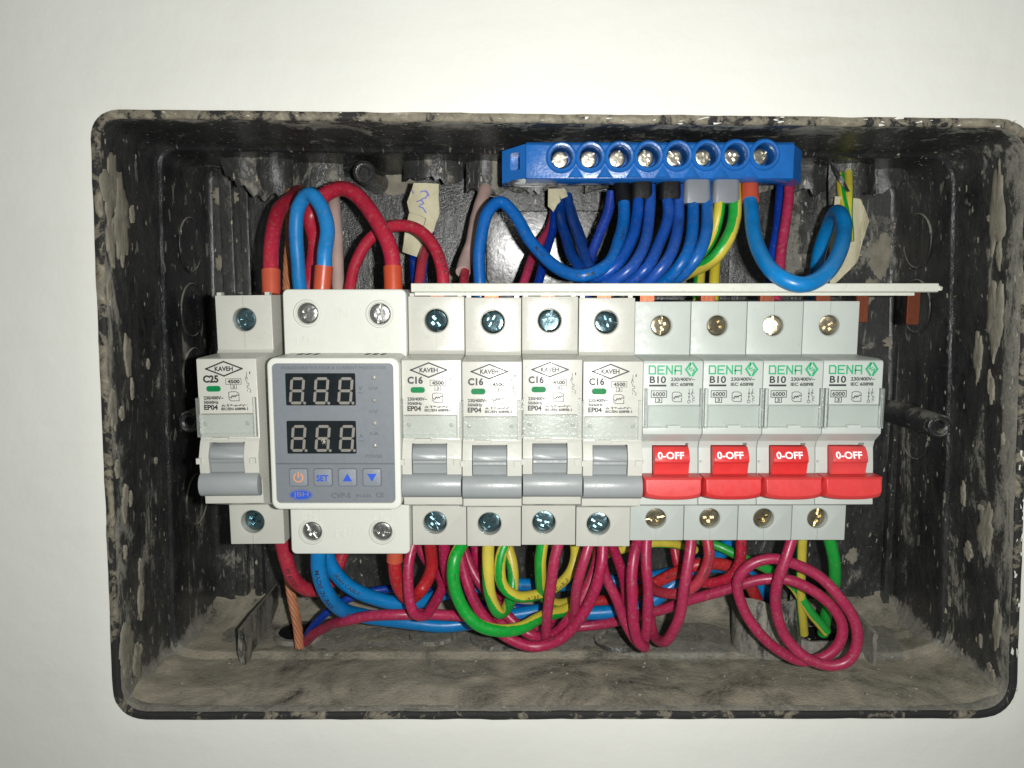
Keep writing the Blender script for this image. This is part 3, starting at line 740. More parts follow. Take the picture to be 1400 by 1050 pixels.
    for v in bm.verts: v.co.x -= ox
    finish(bm, 'label_print', M['ink'], root, (0, 0, oz), None)
    for txt in ('C16', 'C25'):
        bm = bmesh.new(); put_text(bm, txt, rt, Y, .045)
        for v in bm.verts: v.co.x -= ox
        oo = finish(bm, 'rating_print', M['ink'], root, (0, 0, oz), None); oo['txt'] = txt
    # green flag in a pale surround
    x0, x1, z0, z1 = r_(560.2, 527.2, 582.2, 537); bm = bmesh.new(); extrude_y(bm, rrect(L(x0), L(x1), z0, z1, (z1-z0)*.48), Y-.12, Y+.3)
    finish(bm, 'flag_surround', M['kaveh'], root, (0, 0, oz))
    x0, x1, z0, z1 = r_(561.5, 528.2, 581, 536); bm = bmesh.new(); extrude_y(bm, rrect(L(x0), L(x1), z0, z1, (z1-z0)*.45), Y-.2, Y+.3)
    finish(bm, 'status_flag', M['green'], root, (0, 0, oz))
    # clear cover
    bm = bmesh.new()
    x0, x1, z0, z1 = r_(552, 566.8, 625, 592.5); a = bmesh.new(); box(bm, L(x0), L(x1), Y-.95, Y-.25, z0, z1)
    x0, x1, z0, z1 = r_(548, 544, 551.6, 597.5); box(bm, L(x0), L(x1), Y-1.1, Y+.4, z0, z1)
    x0, x1, z0, z1 = r_(625.4, 544, 629, 597.5); box(bm, L(x0), L(x1), Y-1.1, Y+.4, z0, z1)
    x0, x1, z0, z1 = r_(551.7, 592.7, 625.3, 597.5); box(bm, L(x0), L(x1), Y-.8, Y-.2, z0, z1); a.free()
    bevel(bm, .15, 1)
    lathe_y(bm, [(.5, Y-1.05), (.6, Y-.96)], L(PP(618, 579, D2)[0]), PP(618, 579, D2)[1], 14); lathe_y(bm, [(.5, Y-1.05), (.6, Y-.96)], L(PP(560, 579, D2)[0]), PP(560, 579, D2)[1], 14)
    finish(bm, 'clear_cover', M['clear'], root, (0, 0, oz), 30)
    screw(L(s1.x), s1.z, pxmm(15.0, 438, D1), D1-DB+3.0, M['zinc'], root, (0, 0, oz), .2)
    screw(L(s2.x), s2.z, pxmm(15.0, 714, 236), 236-DB+3.2, M['zinc'], root, (0, 0, oz), .9)
    return root
def make_dena():
    D1, D2, D3 = 234.0, 217.0, 236.0; ox, oz = XD, zp(739, D3)
    root = empty('circuit_breaker', (ox, 0, oz), 'x', 'circuit breaker', 'breakers with red toggles')
    zT = zp(412.3, D1); zB = zp(738.8, D3); q = lambda py, D: (D-DB, zp(py, D)); w = PD; L = lambda x: x-ox
    prof = [q(412.3, D1), q(484.5, D1), q(486, D1-1), q(490.5, D2+3), q(493.5, D2+.4), q(497, D2), q(583, D2), q(585, D2-.8), q(593.5, D2-.8), q(596, D2), q(603, D2+2.6), q(612, D2+3.4), q(640, D2+2.6), q(665, D2+2.4), q(690, D2+1.6), q(691, D3), q(738.8, D3), (-31.5, zB), (-31.5, zT)]
    s1 = at(904.5, 445.5, D1); s2 = at(897, 709.6, D3); wx0, wx1, _, _ = R(892.5, 604, 942, 651, D2+1.5)
    holes = [(L(s1.x), s1.z, pxmm(14, 445, D1), D1-DB, 7), (L(s2.x), s2.z, pxmm(14, 710, D3), D3-DB, 7)]
    win = (L(wx0), L(wx1), D2-DB-6, D2-DB+7, zp(676, D2), zp(606.5, D2+2))
    seam = [(L(s1.x), D1-DB, s1.z+3.6, zT+2), (L(s2.x), D3-DB, zB-2, s2.z-3)]
    bm = body_mesh(prof, w, holes, win, seam, bev=.22)
    finish(bm, 'body', M['dena'], root, (0, 0, oz), 30)
    # side cheek recess with its pin
    bm = bmesh.new(); lathe_y(bm, [(.35, D2-DB+2.2), (.42, D2-DB+2.5), (.42, D2-DB+3.4)], .75, zp(634, D2), 12)
    finish(bm, 'rivet', M['dena'], root, (0, 0, oz))
    bm = bmesh.new(); x0, x1 = L(wx0)+.2, L(wx1)-.2
    extrude_x(bm, [q(608.5, 221), q(611, 218.6), q(617, 217.4), q(626, 216.4), q(632, 216.2), q(634, 216.9), q(645, 217.4), q(657, 217.6), q(657, 224), q(608.5, 224)], x0, x1); bevel(bm, .12, 1, 25)
    tg = finish(bm, 'toggle', M['red_toggle'], root, (0, 0, oz), 40)
    # bar with bevelled front, lower edge bowed
    bm = bmesh.new(); nx = 12; rows = []
    zt, zm, zb = zp(653.5, 213), zp(678, 213), zp(684.5, 214)
    for i in range(nx+1):
        u = i/nx; x = .0+u*w; e = abs(2*u-1); bow = .9*e**3; d0 = 212.6-DB
        rows.append([bm.verts.new((x, y, z)) for y, z in ((219-DB, zt), (d0+1.0, zt), (d0+.2, zt-.5), (d0-.3, zm+bow*1.5), (d0+.5, zb+bow*1.3+.5), (d0+2.2, zb+bow), (219-DB, zb+bow*.6))])
    for a, b in zip(rows, rows[1:]):
        for j in range(7): bm.faces.new((a[j], b[j], b[(j+1) % 7], a[(j+1) % 7]))
    # end faces pulled in to give the chamfer seen at both ends
    for r0 in (rows[0], rows[-1]): bm.faces.new(r0)
    for r0, s in ((rows[0], 1), (rows[-1], -1)):
        for v in r0[2:5]: v.co.x += s*.7
        for v in r0: v.co.x += s*.12
    bmesh.ops.recalc_face_normals(bm, faces=bm.faces[:]); bevel(bm, .14, 2, 28)
    finish(bm, 'toggle_bar', M['red_toggle'], tg, (0, 0, oz), 40)
    bm = bmesh.new(); x0, x1, z0, z1 = R(899, 618, 935, 627, 217)
    put_text(bm, '0-OFF', (L(x0), L(x1), z0, z1), 213.4-DB-.05, .022)
    for v in bm.verts: v.co.y = (217.4-1.0*min(1.2, max(0, (zp(617, 217)-v.co.z)/(zp(617, 217)-zp(626, 217)))))-DB-.14
    finish(bm, 'toggle_print', M['inkwhite'], tg, (0, 0, oz), None)
    Y = D2-DB-.1; r_ = lambda *a: R(*a, D2); g2 = bmesh.new()
    # logo letters drawn as strokes
    x0, x1, z0, z1 = r_(886.8, 500.2, 934, 511.4); W_ = (x1-x0)/4; H_ = z1-z0; t = .42
    def st(i, pts): line(g2, [(x0+i*W_+a*(W_*.86)+t/2*0, z0+b*H_) for a, b in pts], t, Y)
    st(0, [(.08, .03), (.08, .97), (.7, .97), (.9, .8), (.9, .03), (.08, .03)]); st(1, [(.9, .97), (.1, .97), (.1, .03), (.9, .03)]); st(1, [(.1, .5), (.75, .5)])
    st(2, [(.1, .0), (.1, .97), (.85, .03), (.85, 1)]); st(3, [(.08, .0), (.08, .97), (.9, .97), (.9, .0)]); st(3, [(.08, .42), (.9, .42)])
    x0, x1, z0, z1 = r_(937.5, 496.8, 953.3, 513.4); q2 = lambda a, b: (x0+a*(x1-x0), z0+b*(z1-z0))
    line(g2, [q2(.38, 1), q2(0.02, .5), q2(.38, 0)], .55, Y); line(g2, [q2(.62, 1), q2(.98, .5), q2(.62, 0)], .55, Y)
    line(g2, [q2(.42, .95), q2(.28, .5), q2(.55, .62)], .32, Y); line(g2, [q2(.58, .05), q2(.75, .5), q2(.45, .4)], .32, Y)
    for v in g2.verts: v.co.x -= ox
    finish(g2, 'logo_print', M['inkgreen'], root, (0, 0, oz), None)
    bm = bmesh.new(); put_text(bm, 'B10', r_(888.3, 514.3, 910.5, 524), Y, .022)
    x0, x1, z0, z1 = r_(887.3, 525.8, 911, 528.4); poly(bm, [(x0, z0), (x1, z0), (x1, z1), (x0, z1)], Y)
    put_text(bm, '230/400V~', r_(917, 516, 950, 521), Y, .03); put_text(bm, 'IEC 60898', r_(917, 523.2, 948, 528), Y, .03)
    rbox(bm, r_(890.3, 534.3, 911.3, 543.2), .2, Y); put_text(bm, '6000', r_(892.2, 535.8, 909.4, 541.8), Y, .022)
    rbox(bm, r_(896.3, 543.4, 904.8, 550.3), .2, Y); put_text(bm, '3', r_(898.6, 544.6, 902.5, 549.3), Y, .022)
    stamp(bm, r_(919, 536, 931.6, 549.2), Y); x0, x1, z0, z1 = r_(945, 531.5, 950.5, 550.5); schem(bm, x0, z0, z1, x1-x0, Y, 'd')
    x0, x1, z0, z1 = r_(884, 553, 956, 553.8); line(bm, [(x0, z0), (x1, z0)], .12, Y)
    for v in bm.verts: v.co.x -= ox
    finish(bm, 'label_print', M['ink'], root, (0, 0, oz), None)
    bm = bmesh.new()
    for a in ((885, 554.2, 955, 582.5, .95, .3), (880.5, 531, 884.4, 585, 1.0, -.5), (955.6, 531, 960, 585, 1.0, -.5)):
        x0, x1, z0, z1 = r_(*a[:4]); box(bm, L(x0), L(x1), Y-a[4]-.5, Y-a[5]-.4, z0, z1)
    bevel(bm, .15, 1); finish(bm, 'clear_cover', M['clear'], root, (0, 0, oz))
    bm = bmesh.new(); x0, x1, z0, z1 = r_(911, 580.5, 928.5, 584); box(bm, L(x0), L(x1), Y-1.7, Y-.1, z0, z1); bevel(bm, .12, 1)
    finish(bm, 'cover_catch', M['dena'], root, (0, 0, oz))
    screw(L(s1.x), s1.z, pxmm(13.4, 445, D1), D1-DB+2.2, M['brass'], root, (0, 0, oz), .2, True)
    screw(L(s2.x), s2.z, pxmm(13.4, 709, D3), D3-DB+2.2, M['brass'], root, (0, 0, oz), .9, True)
    return root
K = make_kaveh()
tmpl = {c_['txt']: c_ for c_ in K.children if c_.name.startswith('rating_print')}
klab = ['ivory C16 breaker with grey toggle, next to the voltage protector', 'second C16 breaker right of the voltage protector, grey toggle',
        'third C16 breaker right of the protector, grey toggle, strongest flash glare', 'ivory C16 breaker with grey toggle, touching the first red-toggle breaker']
roots = [K]+[copy_tree(K) for _ in range(4)]
rr5 = random.Random(5)
for i, r0 in enumerate(roots):
    for ch in list(r0.children):
        if 'txt' in ch.keys():
            want = 'C25' if i == 4 else 'C16'
            if ch['txt'] != want: bpy.data.objects.remove(ch)
            else: del ch['txt']
        elif ch.name.startswith('terminal_screw') and i:
            pass
    if i < 4:
        r0['label'] = klab[i]; r0.location.x = (XK+i*PK)*MM
        r0.location.z += (0, -.15, -.35, -.6)[i]*MM; r0.rotation_euler = (math.radians((.1, .25, -.15, .0)[i]), 0, 0)
    else:
        r0['label'] = 'ivory C25 main breaker with grey toggle, alone left of the voltage protector'
        r0.location = ((at(298.5, 440, 234).x)*MM, .0, r0.location.z+.0001); r0.rotation_euler = (0, math.radians(-.6), 0)
Dn = make_dena()
for i in range(4):
    r0 = Dn if i == 0 else copy_tree(Dn)
    r0.location.x = (XD+i*PD)*MM; r0.location.z += (.0, .05, .05, .12)[i]*MM
    r0['label'] = ['B10 breaker with red 0-OFF toggle, touching the last grey-toggle breaker', 'second of four B10 breakers with red toggles from the grey ones',
                   'third of four B10 breakers with red toggles from the grey ones', 'outermost B10 breaker with red toggle, at the free end of the row'][i]
# turn every screw a little differently
allscr = [(ch, r0) for r0 in [o for o in bpy.data.objects if o.type == 'EMPTY' and o.name.startswith('circuit_breaker')] for ch in r0.children if ch.name.startswith('terminal_screw')]
for k, (ch, _) in enumerate(allscr):
    me = ch.data
    cs = [v.co for v in me.vertices]; cx = (min(c_.x for c_ in cs)+max(c_.x for c_ in cs))/2; cz = (min(c_.z for c_ in cs)+max(c_.z for c_ in cs))/2
    cy = sum(c_.y for c_ in cs)/len(cs)
    from mathutils import Matrix
    a = rr5.uniform(0, 3.1); tl = Matrix.Rotation(math.radians(rr5.choice((-1, 1))*rr5.uniform(4, 10)), 4, 'X') @ Matrix.Rotation(math.radians(rr5.choice((-1, 1))*rr5.uniform(4, 10)), 4, 'Z')
    ch.matrix_local = Matrix.Translation((cx, cy, cz)) @ tl @ Matrix.Rotation(a, 4, 'Y') @ Matrix.Translation((-cx, -cy, -cz))
# ------------------------------------------------------------------ voltage protector
def make_protector():
    D1, D2 = 231.0, 214.0; oz = zp(757, D1); X0 = at(387.5, 440, D1).x; X1 = at(555.5, 440, D1).x; O = (X0, 0, oz)
    root = empty('voltage_protector', O, 'white voltage and current protector with grey front, two dark displays and four buttons', 'voltage protector')
    zT = zp(395.5, D1); zB = zp(757.5, D1)
    # terminal tiers
    bm = bmesh.new(); extrude_y(bm, rrect(X0, X1, zB, zT, 1.6, 5), D1-DB, D1-DB+60)
    bevel(bm, .55, 3, 60)
    scr = [(420, 428.4, 14.2), (519, 429.2, 14.2), (426.3, 727, 13.2), (522.3, 727, 13.2)]
    cuts = [cyl_cut(at(a, b, D1).x, at(a, b, D1).z, pxmm(c_, b, D1), D1-DB, D1-DB+5) for a, b, c_ in scr]
    bm = boolean(bm, cuts)
    for a, b, c_ in scr:                              # raised lips round the screws
        p = at(a, b, D1); r = pxmm(c_, b, D1); lathe_y(bm, [(r+.15, D1-DB+.05), (r+.35, D1-DB-.35), (r+.8, D1-DB-.35), (r+1.2, D1-DB+.05)], p.x, p.z, 32, cap=False)
    put_text(bm, 'IN', R(458.5, 420.5, 476, 436, D1), D1-DB-.03, 0, thick=.2)
    put_text(bm, 'OUT', R(457, 721, 486, 736, D1), D1-DB-.03, 0, thick=.2)
    for s, px0, py0, px1, py1 in (('N', 405, 456, 432, 472), ('L', 506, 456, 532.5, 472), ('N', 412.5, 697, 438, 712), ('L', 510, 697, 535, 712)):
        x0, x1, z0, z1 = R(px0, py0, px1, py1, D1); t = .2
        for a in ((x0, x1, z0, z0+t), (x0, x1, z1-t, z1), (x0, x0+t, z0+t, z1-t), (x1-t, x1, z0+t, z1-t)): box(bm, a[0], a[1], D1-DB-.2, D1-DB+.1, a[2], a[3])
        put_text(bm, s, R(px0+9, py0+3.5, px1-9, py1-3.5, D1), D1-DB-.03, 0, thick=.2)
    finish(bm, 'housing', M['prot'], root, O, 30)
    for k, (a, b, c_) in enumerate(scr):
        p = at(a, b, D1); screw(p.x, p.z, pxmm(c_-.8, b, D1), D1-DB+.9, M['nickel'], root, O, .3+.8*k, True)
    # raised front
    fx0, fx1, fz0, fz1 = R(366.5, 489, 556.5, 697, D2); fx0 = at(366.5, 560, D2).x; fx1 = at(546.8, 560, D2).x
    bm = bmesh.new(); extrude_y(bm, rrect(fx0, fx1, fz0, fz1, 2.4, 6), D2-DB, D1-DB+.5); bevel(bm, .9, 4, 60)
    px = R(374.5, 497, 537.5, 687, D2)
    fp = (at(374.0, 560, D2).x, at(538.0, 560, D2).x, zp(687.5, D2), zp(497, D2))
    c_ = bmesh.new(); extrude_y(c_, rrect(fp[0]-.12, fp[1]+.12, fp[2]-.12, fp[3]+.12, 1.3, 4), D2-DB-2, D2-DB+.45)
    bm = boolean(bm, [c_]); 
    # shade of the vent slots, laid on the ledge as dark strips
    finish(bm, 'front_frame', M['prot'], root, O, 30)
    bm = bmesh.new()
    for x in (404, 415, 426, 497, 508, 519):
        p = at(x, 486, 223); bm_ = box(bm, p.x, p.x+1.2, 224-DB, 229-DB, fz1+.0, fz1+.08)
    finish(bm, 'vent_slot_shade', M['hole'], root, O)
    YF = D2-DB+.12; bm = bmesh.new(); extrude_y(bm, rrect(*fp, 1.2, 4), YF, D2-DB+.44)
    bevel(bm, .08, 1, 60); finish(bm, 'faceplate', M['face'], root, O)
    x0, x1, z0, z1 = R(377, 633.2, 545, 635, D2); x0 = fp[0]+.1; x1 = fp[1]-.1
    bm = bmesh.new(); box(bm, x0, x1, YF-.06, YF+.1, z0, z1); finish(bm, 'dividing_line', M['inkgrey'], root, O)
    # displays
    for (a, b, c2, d, dy) in ((390.5, 510.3, 486, 554.3, 0), (392.3, 575.4, 487, 620.2, 65)):
        x0, x1, z0, z1 = R(a, b, c2, d, D2); bm = bmesh.new(); extrude_y(bm, rrect(x0, x1, z0, z1, .35, 3), YF-.1, YF+.1)
        ds = finish(bm, 'display', M['display'], root, O)
        H0, H1 = (515.8, 552.8) if dy == 0 else (581.2, 617.6); ofs = 0 if dy == 0 else 2
        Y = YF-.13
        for dx in (394.2, 427.3, 460.4):
            dxx = dx+ofs; x0, x1, z0, z1 = R(dxx, H0, dxx+20, H1, D2); w = x1-x0; h = z1-z0; t = .62
            sl = lambda x, z: (x0+x+(z/h)*.75, z0+z)
            bm = bmesh.new()
            def hseg(z):
                poly(bm, [sl(t*.65, z), sl(t*1.1, z+t/2), sl(w-t*1.1, z+t/2), sl(w-t*.65, z), sl(w-t*1.1, z-t/2), sl(t*1.1, z-t/2)], Y)
            def vseg(x, za, zb): poly(bm, [sl(x, za+t*.2), sl(x+t/2, za+t*.65), sl(x+t/2, zb-t*.65), sl(x, zb-t*.2), sl(x-t/2, zb-t*.65), sl(x-t/2, za+t*.65)], Y)
            t = .78
            hseg(t/2); hseg(h/2); hseg(h-t/2)
            for x in (t/2, w-t/2): vseg(x, t/2, h/2); vseg(x, h/2, h-t/2)
            poly(bm, circ(x1+.35, z0+.35, .42, 12), Y)
            finish(bm, 'segment_digit', M['segment'], ds, O, None)
    rl = random.Random(2); bm = bmesh.new(); c0 = at(443, 603, D2)
    for k in range(46):
        a = rl.uniform(0, 6.28); d = abs(rl.gauss(0, .55)); p = Vector((c0.x+d*math.cos(a)*.7+rl.uniform(-.1, .1), YF-.22, c0.z+d*math.sin(a))); s_ = rl.uniform(.04, .16)
        vs = [bm.verts.new(p+Vector((rl.uniform(-s_, s_)*1.6, rl.uniform(-.06, .06), rl.uniform(-s_, s_)*1.6))) for _ in range(6)]
        bmesh.ops.convex_hull(bm, input=vs)
    lo = [v for v in bm.verts if not v.link_faces]; bmesh.ops.delete(bm, geom=lo, context='VERTS')
    finish(bm, 'plaster_speck', M['crumb'], root, O, None)
    # leds
    for k, (a, b) in enumerate(((511.5, 516), (512, 547.2), (512.4, 578.5), (512.8, 609))):
        p = at(a, b, D2); bm = bmesh.new(); lathe_y(bm, [(.12, YF-.5), (.5, YF-.38), (.76, YF-.12), (.8, YF+.1)], p.x, p.z, 18)
        l_ = finish(bm, 'led', M['ledlens'], root, O, 60)
        bm = bmesh.new(); lathe_y(bm, [(1.0, YF-.05), (1.0, YF-.14), (1.18, YF-.14), (1.25, YF+.02)], p.x, p.z, 18, cap=False)
        finish(bm, 'led_rim', M['button'], l_, O, 60)
    # buttons
    for k, a in enumerate((396.3, 429.8, 463.2, 496.7)):
        x0, x1, z0, z1 = R(a, 641.2, a+24, 664, D2); bm = bmesh.new(); extrude_y(bm, rrect(x0, x1, z0, z1, .6, 4), YF-.38, YF+.1); bevel(bm, .18, 2, 50)
        bt = finish(bm, 'button', M['button'], root, O, 40)
        bm = bmesh.new(); extrude_y(bm, rrect(x0-.25, x1+.25, z0-.25, z1+.25, .7, 4), YF-.05, YF+.05)
        finish(bm, 'button_groove', M['inkgrey'], bt, O)
        Y = YF-.42; bm = bmesh.new(); cx, cz = (x0+x1)/2, (z0+z1)/2; m_ = M['inkblue']
        if k == 0:
            m_ = M['inkorange']; pts = [(cx+1.25*math.sin(math.radians(a_)), cz+1.25*math.cos(math.radians(a_))) for a_ in range(35, 326, 15)]
            line(bm, pts, .32, Y); line(bm, [(cx, cz+1.5), (cx, cz+.1)], .32, Y)
        elif k == 1: put_text(bm, 'SET', R(433, 649.2, 449.3, 657.8, D2), Y, .035)
        else:
            s = 1 if k == 2 else -1; poly(bm, [(cx-1.35, cz-1.1*s), (cx+1.35, cz-1.1*s), (cx, cz+1.2*s)], Y)
        finish(bm, 'button_print', m_, bt, O, None)
    Y = YF-.06; bm = bmesh.new()
    put_text(bm, 'ADJUSTABLE VOLTAGE & CURRENT PROTECTOR', R(383.8, 500.8, 528, 506, D2), Y, .02)
    put_text(bm, 'V', R(489.5, 528.3, 495.8, 533.6, D2), Y, .02); put_text(bm, '~', R(489, 536.2, 496.5, 538.2, D2), Y, .02)
    put_text(bm, '>V', R(504, 528.6, 517, 534, D2), Y, .02); put_text(bm, '<V', R(504, 560, 517, 565.4, D2), Y, .02); put_text(bm, '>A', R(505, 590.4, 518, 595.6, D2), Y, .02)
    put_text(bm, 'A', R(491, 593, 496.2, 599, D2), Y, .02); put_text(bm, '~', R(489.6, 602, 497.6, 604, D2), Y, .02)
    put_text(bm, 'POWER', R(499.6, 621.6, 523.2, 626.2, D2), Y, .02)
    put_text(bm, 'CVP-S', R(452.8, 673.8, 479.4, 681, D2), Y, .02); put_text(bm, 'IN.63A', R(487, 675.6, 508, 680, D2), Y, .02); put_text(bm, 'CE', R(513.8, 673.6, 524.6, 680, D2), Y, .02)
    finish(bm, 'front_print', M['inkgrey'], root, O, None)
    x0, x1, z0, z1 = R(395.6, 669.4, 427, 684, D2); cx, cz = (x0+x1)/2, (z0+z1)/2; a_, b_ = (x1-x0)/2, (z1-z0)/2
    bm = bmesh.new(); el = lambda s, n=36: [(cx+(a_-s)*math.cos(2*math.pi*i/n), cz+(b_-s)*math.sin(2*math.pi*i/n)) for i in range(n)]
    A_, B_ = el(0), el(.13); n = len(A_)
    for i in range(n): poly(bm, [A_[i], A_[(i+1) % n], B_[(i+1) % n], B_[i]], Y)
    poly(bm, el(.32), Y-.004)
    lg = finish(bm, 'logo_oval', M['inkblue'], root, O, None)
    bm = bmesh.new(); put_text(bm, 'JBH', R(401, 672.7, 421.6, 680.7, D2), Y-.03, .0); finish(bm, 'logo_letters', M['segment'], lg, O, None)
    return root
make_protector()

# ------------------------------------------------------------------ comb bar above the breakers
def make_comb():
    a = at(562, 394, 229); b = at(1289, 393, 229); O = (a.x, a.y, a.z)
    root = empty('comb_busbar', O, 'white comb busbar cover with copper teeth, running above the breakers', 'busbar')
    bm = bmesh.new()
    zt, zb = zp(387.3, 229), zp(399.5, 229); Y0 = 229-DB
    prof = [(Y0, zb+.3), (Y0, zt-.2), (Y0+.2, zt), (Y0+1.0, zt), (Y0+13, zt+.1), (Y0+13, zb+.4), (Y0+2.2, zb+.4), (Y0+2.2, zb-.1), (Y0+.4, zb)]
    extrude_x(bm, prof, a.x, b.x-1.2); bevel(bm, .15, 2, 25)
    # ragged cut end
    ys = [Y0+.5, Y0+2, Y0+6, Y0+12]; 
    vs = [bm.verts.new((b.x-1.2, Y0+.2, zt-.7)), bm.verts.new((b.x-1.2, Y0+.4, zb+.5)), bm.verts.new((b.x-.3, Y0+2, zt-.4)), bm.verts.new((b.x-.1, Y0+1.6, zb+1.1)), bm.verts.new((b.x+.5, Y0+.9, (zt+zb)/2+.2)), bm.verts.new((b.x+.3, Y0+.7, (zt+zb)/2-.6)), bm.verts.new((b.x-.2, Y0+.3, zb+.5)), bm.verts.new((b.x-.2, Y0+9, zt-.5)), bm.verts.new((b.x-.6, Y0+9, zb+.8)), bm.verts.new((b.x-1.2, Y0+12, zt-.4)), bm.verts.new((b.x-1.2, Y0+12, zb+.7))]
    bmesh.ops.convex_hull(bm, input=vs)
    finish(bm, 'bar_cover', M['combcover'], root, O, 30)
    bm = bmesh.new(); box(bm, a.x+.5, b.x-6, Y0+4.4, Y0+6, zb-1.0, zb+.3); finish(bm, 'inner_strip', M['combcover'], root, O)
    for k, (px, yb) in enumerate(((598, 415), (672, 415), (749, 415), (826, 415), (885, 420), (968, 420), (1049, 420), (1126, 420), (1182, 441), (1250, 444))):
        xc = at(px, 405, 237).x; w = pxmm(17 if k > 7 else 20, 405, 237); z1 = zp(yb, 237)
        bm = bmesh.new(); pts = rrect(xc-w/2, xc+w/2, z1, zb+2, .7 if k > 7 else .2, 3)
        extrude_y(bm, pts, 237-DB+(1.0 if k == 8 else 0), 237-DB+1.6+(1.0 if k == 8 else 0)); bevel(bm, .12, 1, 40)
        finish(bm, 'copper_tooth', M['copper'], root, O, 30)
make_comb()

# ------------------------------------------------------------------ blue neutral bar
def make_bar():
    D0 = 256.0; O = tuple(at(905, 245, D0)); root = empty('neutral_bar', O, 'blue plastic neutral terminal bar with eight screws, near the top of the box', 'terminal bar')
    Y0 = D0-DB; bm = bmesh.new()
    xl, xr = at(719, 215, D0).x, at(1086, 215, D0).x; zt, zb = zp(193.5, D0), zp(243.5, D0); tl = 0.9
    extrude_x(bm, [(Y0, zt-1), (Y0+1, zt), (Y0+17, zt), (Y0+17, zb), (Y0+2.5, zb-1.0), (Y0+.2, zb)], xl, xr); bevel(bm, .3, 2, 30)
    scr = [(767.5+39.7*k, 215.2-.55*k) for k in range(8)]
    cuts = [cyl_cut(at(a, b, D0).x, at(a, b, D0).z, 3.45, Y0, Y0+9, 28, .3) for a, b in scr]
    bm = boolean(bm, cuts); wg = bmesh.new(); bm0 = bm; bm = wg
    # mounting ends, sloping back
    for s, xa, xb in ((-1, xl, at(686, 215, D0).x), (1, xr, at(1099, 215, D0+6).x)):
        v = [(xa, Y0+1.5, zt-.4), (xb, Y0+8, zt-1.6), (xb, Y0+17, zt-1.6), (xa, Y0+17, zt-.4), (xa, Y0+1.5, zb+.3), (xb, Y0+8, zb-.6), (xb, Y0+17, zb-.6), (xa, Y0+17, zb+.3)]
        vs = [bm.verts.new(p) for p in v]
        fs = [bm.faces.new([vs[i] for i in f]) for f in ((0, 1, 2, 3), (4, 7, 6, 5), (0, 4, 5, 1), (1, 5, 6, 2), (2, 6, 7, 3), (3, 7, 4, 0))]
        bmesh.ops.recalc_face_normals(bm, faces=fs)
    cuts = []
    mp_ = at(700, 222, D0+5); c_ = bmesh.new(); extrude_y(c_, rrect(mp_.x-.6, mp_.x+2.6, mp_.z-2.6, mp_.z+3.0, .7), Y0-6, Y0+13); cuts.append(c_)
    wg = boolean(wg, cuts); me_ = bpy.data.meshes.new('w'); wg.to_mesh(me_); wg.free(); bm = bm0; bm.from_mesh(me_); bpy.data.meshes.remove(me_)
    for a, b in scr:
        p = at(a, b, D0); lathe_y(bm, [(3.5, Y0+.5), (3.75, Y0-.7), (4.4, Y0-.8), (4.9, Y0-.4), (5.2, Y0+.5)], p.x, p.z, 32, cap=False)
    # scalloped skirt under the screws
    for k in range(7):
        a = (scr[k][0]+scr[k+1][0])/2; p = at(a, 236, D0)
        vs = [bm.verts.new((p.x+dx, Y0+dy, p.z+dz)) for dx, dy, dz in ((-2.8, .2, -1.6), (2.8, .2, -1.6), (0, .2, 2.4), (0, -.5, -.7), (-1.6, -.4, -1.4), (1.6, -.4, -1.4))]
        bmesh.ops.convex_hull(bm, input=vs)
    finish(bm, 'bar_body', M['bluebar'], root, O, 30)
    for k, (a, b) in enumerate(scr):
        p = at(a-1, b, D0); screw(p.x, p.z, 2.75, Y0+4.2, M['barscrew'], root, O, .5*k, True, 'terminal_screw', .4)
    bm = bmesh.new(); p = at(730, 252, D0+4); lathe_y(bm, [(.01, -1), (5.6, -1), (5.9, -.5), (5.9, .3), (.01, .6)], 0, 0, 28, cap=False)
    for v in bm.verts:
        x, y, z = v.co; v.co = Vector((p.x+x*1.35, p.y+z*.8, p.z-y*1.1))
    finish(bm, 'clear_foot', M['clear'], root, O, 50)
make_bar()

# ------------------------------------------------------------------ wires
def spline(pts, step=1.1):
    P_ = [Vector(p) for p in pts]; P_ = [P_[0]*2-P_[1]]+P_+[P_[-1]*2-P_[-2]]; out = []
    for i in range(1, len(P_)-2):
        p0, p1, p2, p3 = P_[i-1:i+3]
        t0 = 0; t1 = t0+max(1e-3, (p1-p0).length**.5); t2 = t1+max(1e-3, (p2-p1).length**.5); t3 = t2+max(1e-3, (p3-p2).length**.5)
        n = max(2, int((p2-p1).length/step))
        for k in range(n):
            t = t1+(t2-t1)*k/n
            A1 = p0*((t1-t)/(t1-t0))+p1*((t-t0)/(t1-t0)); A2 = p1*((t2-t)/(t2-t1))+p2*((t-t1)/(t2-t1)); A3 = p2*((t3-t)/(t3-t2))+p3*((t-t2)/(t3-t2))
            B1 = A1*((t2-t)/(t2-t0))+A2*((t-t0)/(t2-t0)); B2 = A2*((t3-t)/(t3-t1))+A3*((t-t1)/(t3-t1))
            out.append(B1*((t2-t)/(t2-t1))+B2*((t-t1)/(t2-t1)))
    out.append(P_[-2]); 
    for _ in range(2): out = [out[0]]+[(a+b*2+c_)/4 for a, b, c_ in zip(out, out[1:], out[2:])]+[out[-1]]
    return out
def frames(pts):
    """tangent, side and up (towards the viewer where possible) along the path, without twist"""
    fr = []; up = Vector((0, -1, 0))
    for i, p in enumerate(pts):
        t = (pts[min(i+1, len(pts)-1)]-pts[max(i-1, 0)]).normalized()
        u = up-t*up.dot(t)
        if u.length < .15: u = fr[-1][2]-t*fr[-1][2].dot(t) if fr else Vector((0, 0, 1))-t*t.z
        u.normalize(); fr.append((t, t.cross(u).normalized(), u))
    return fr
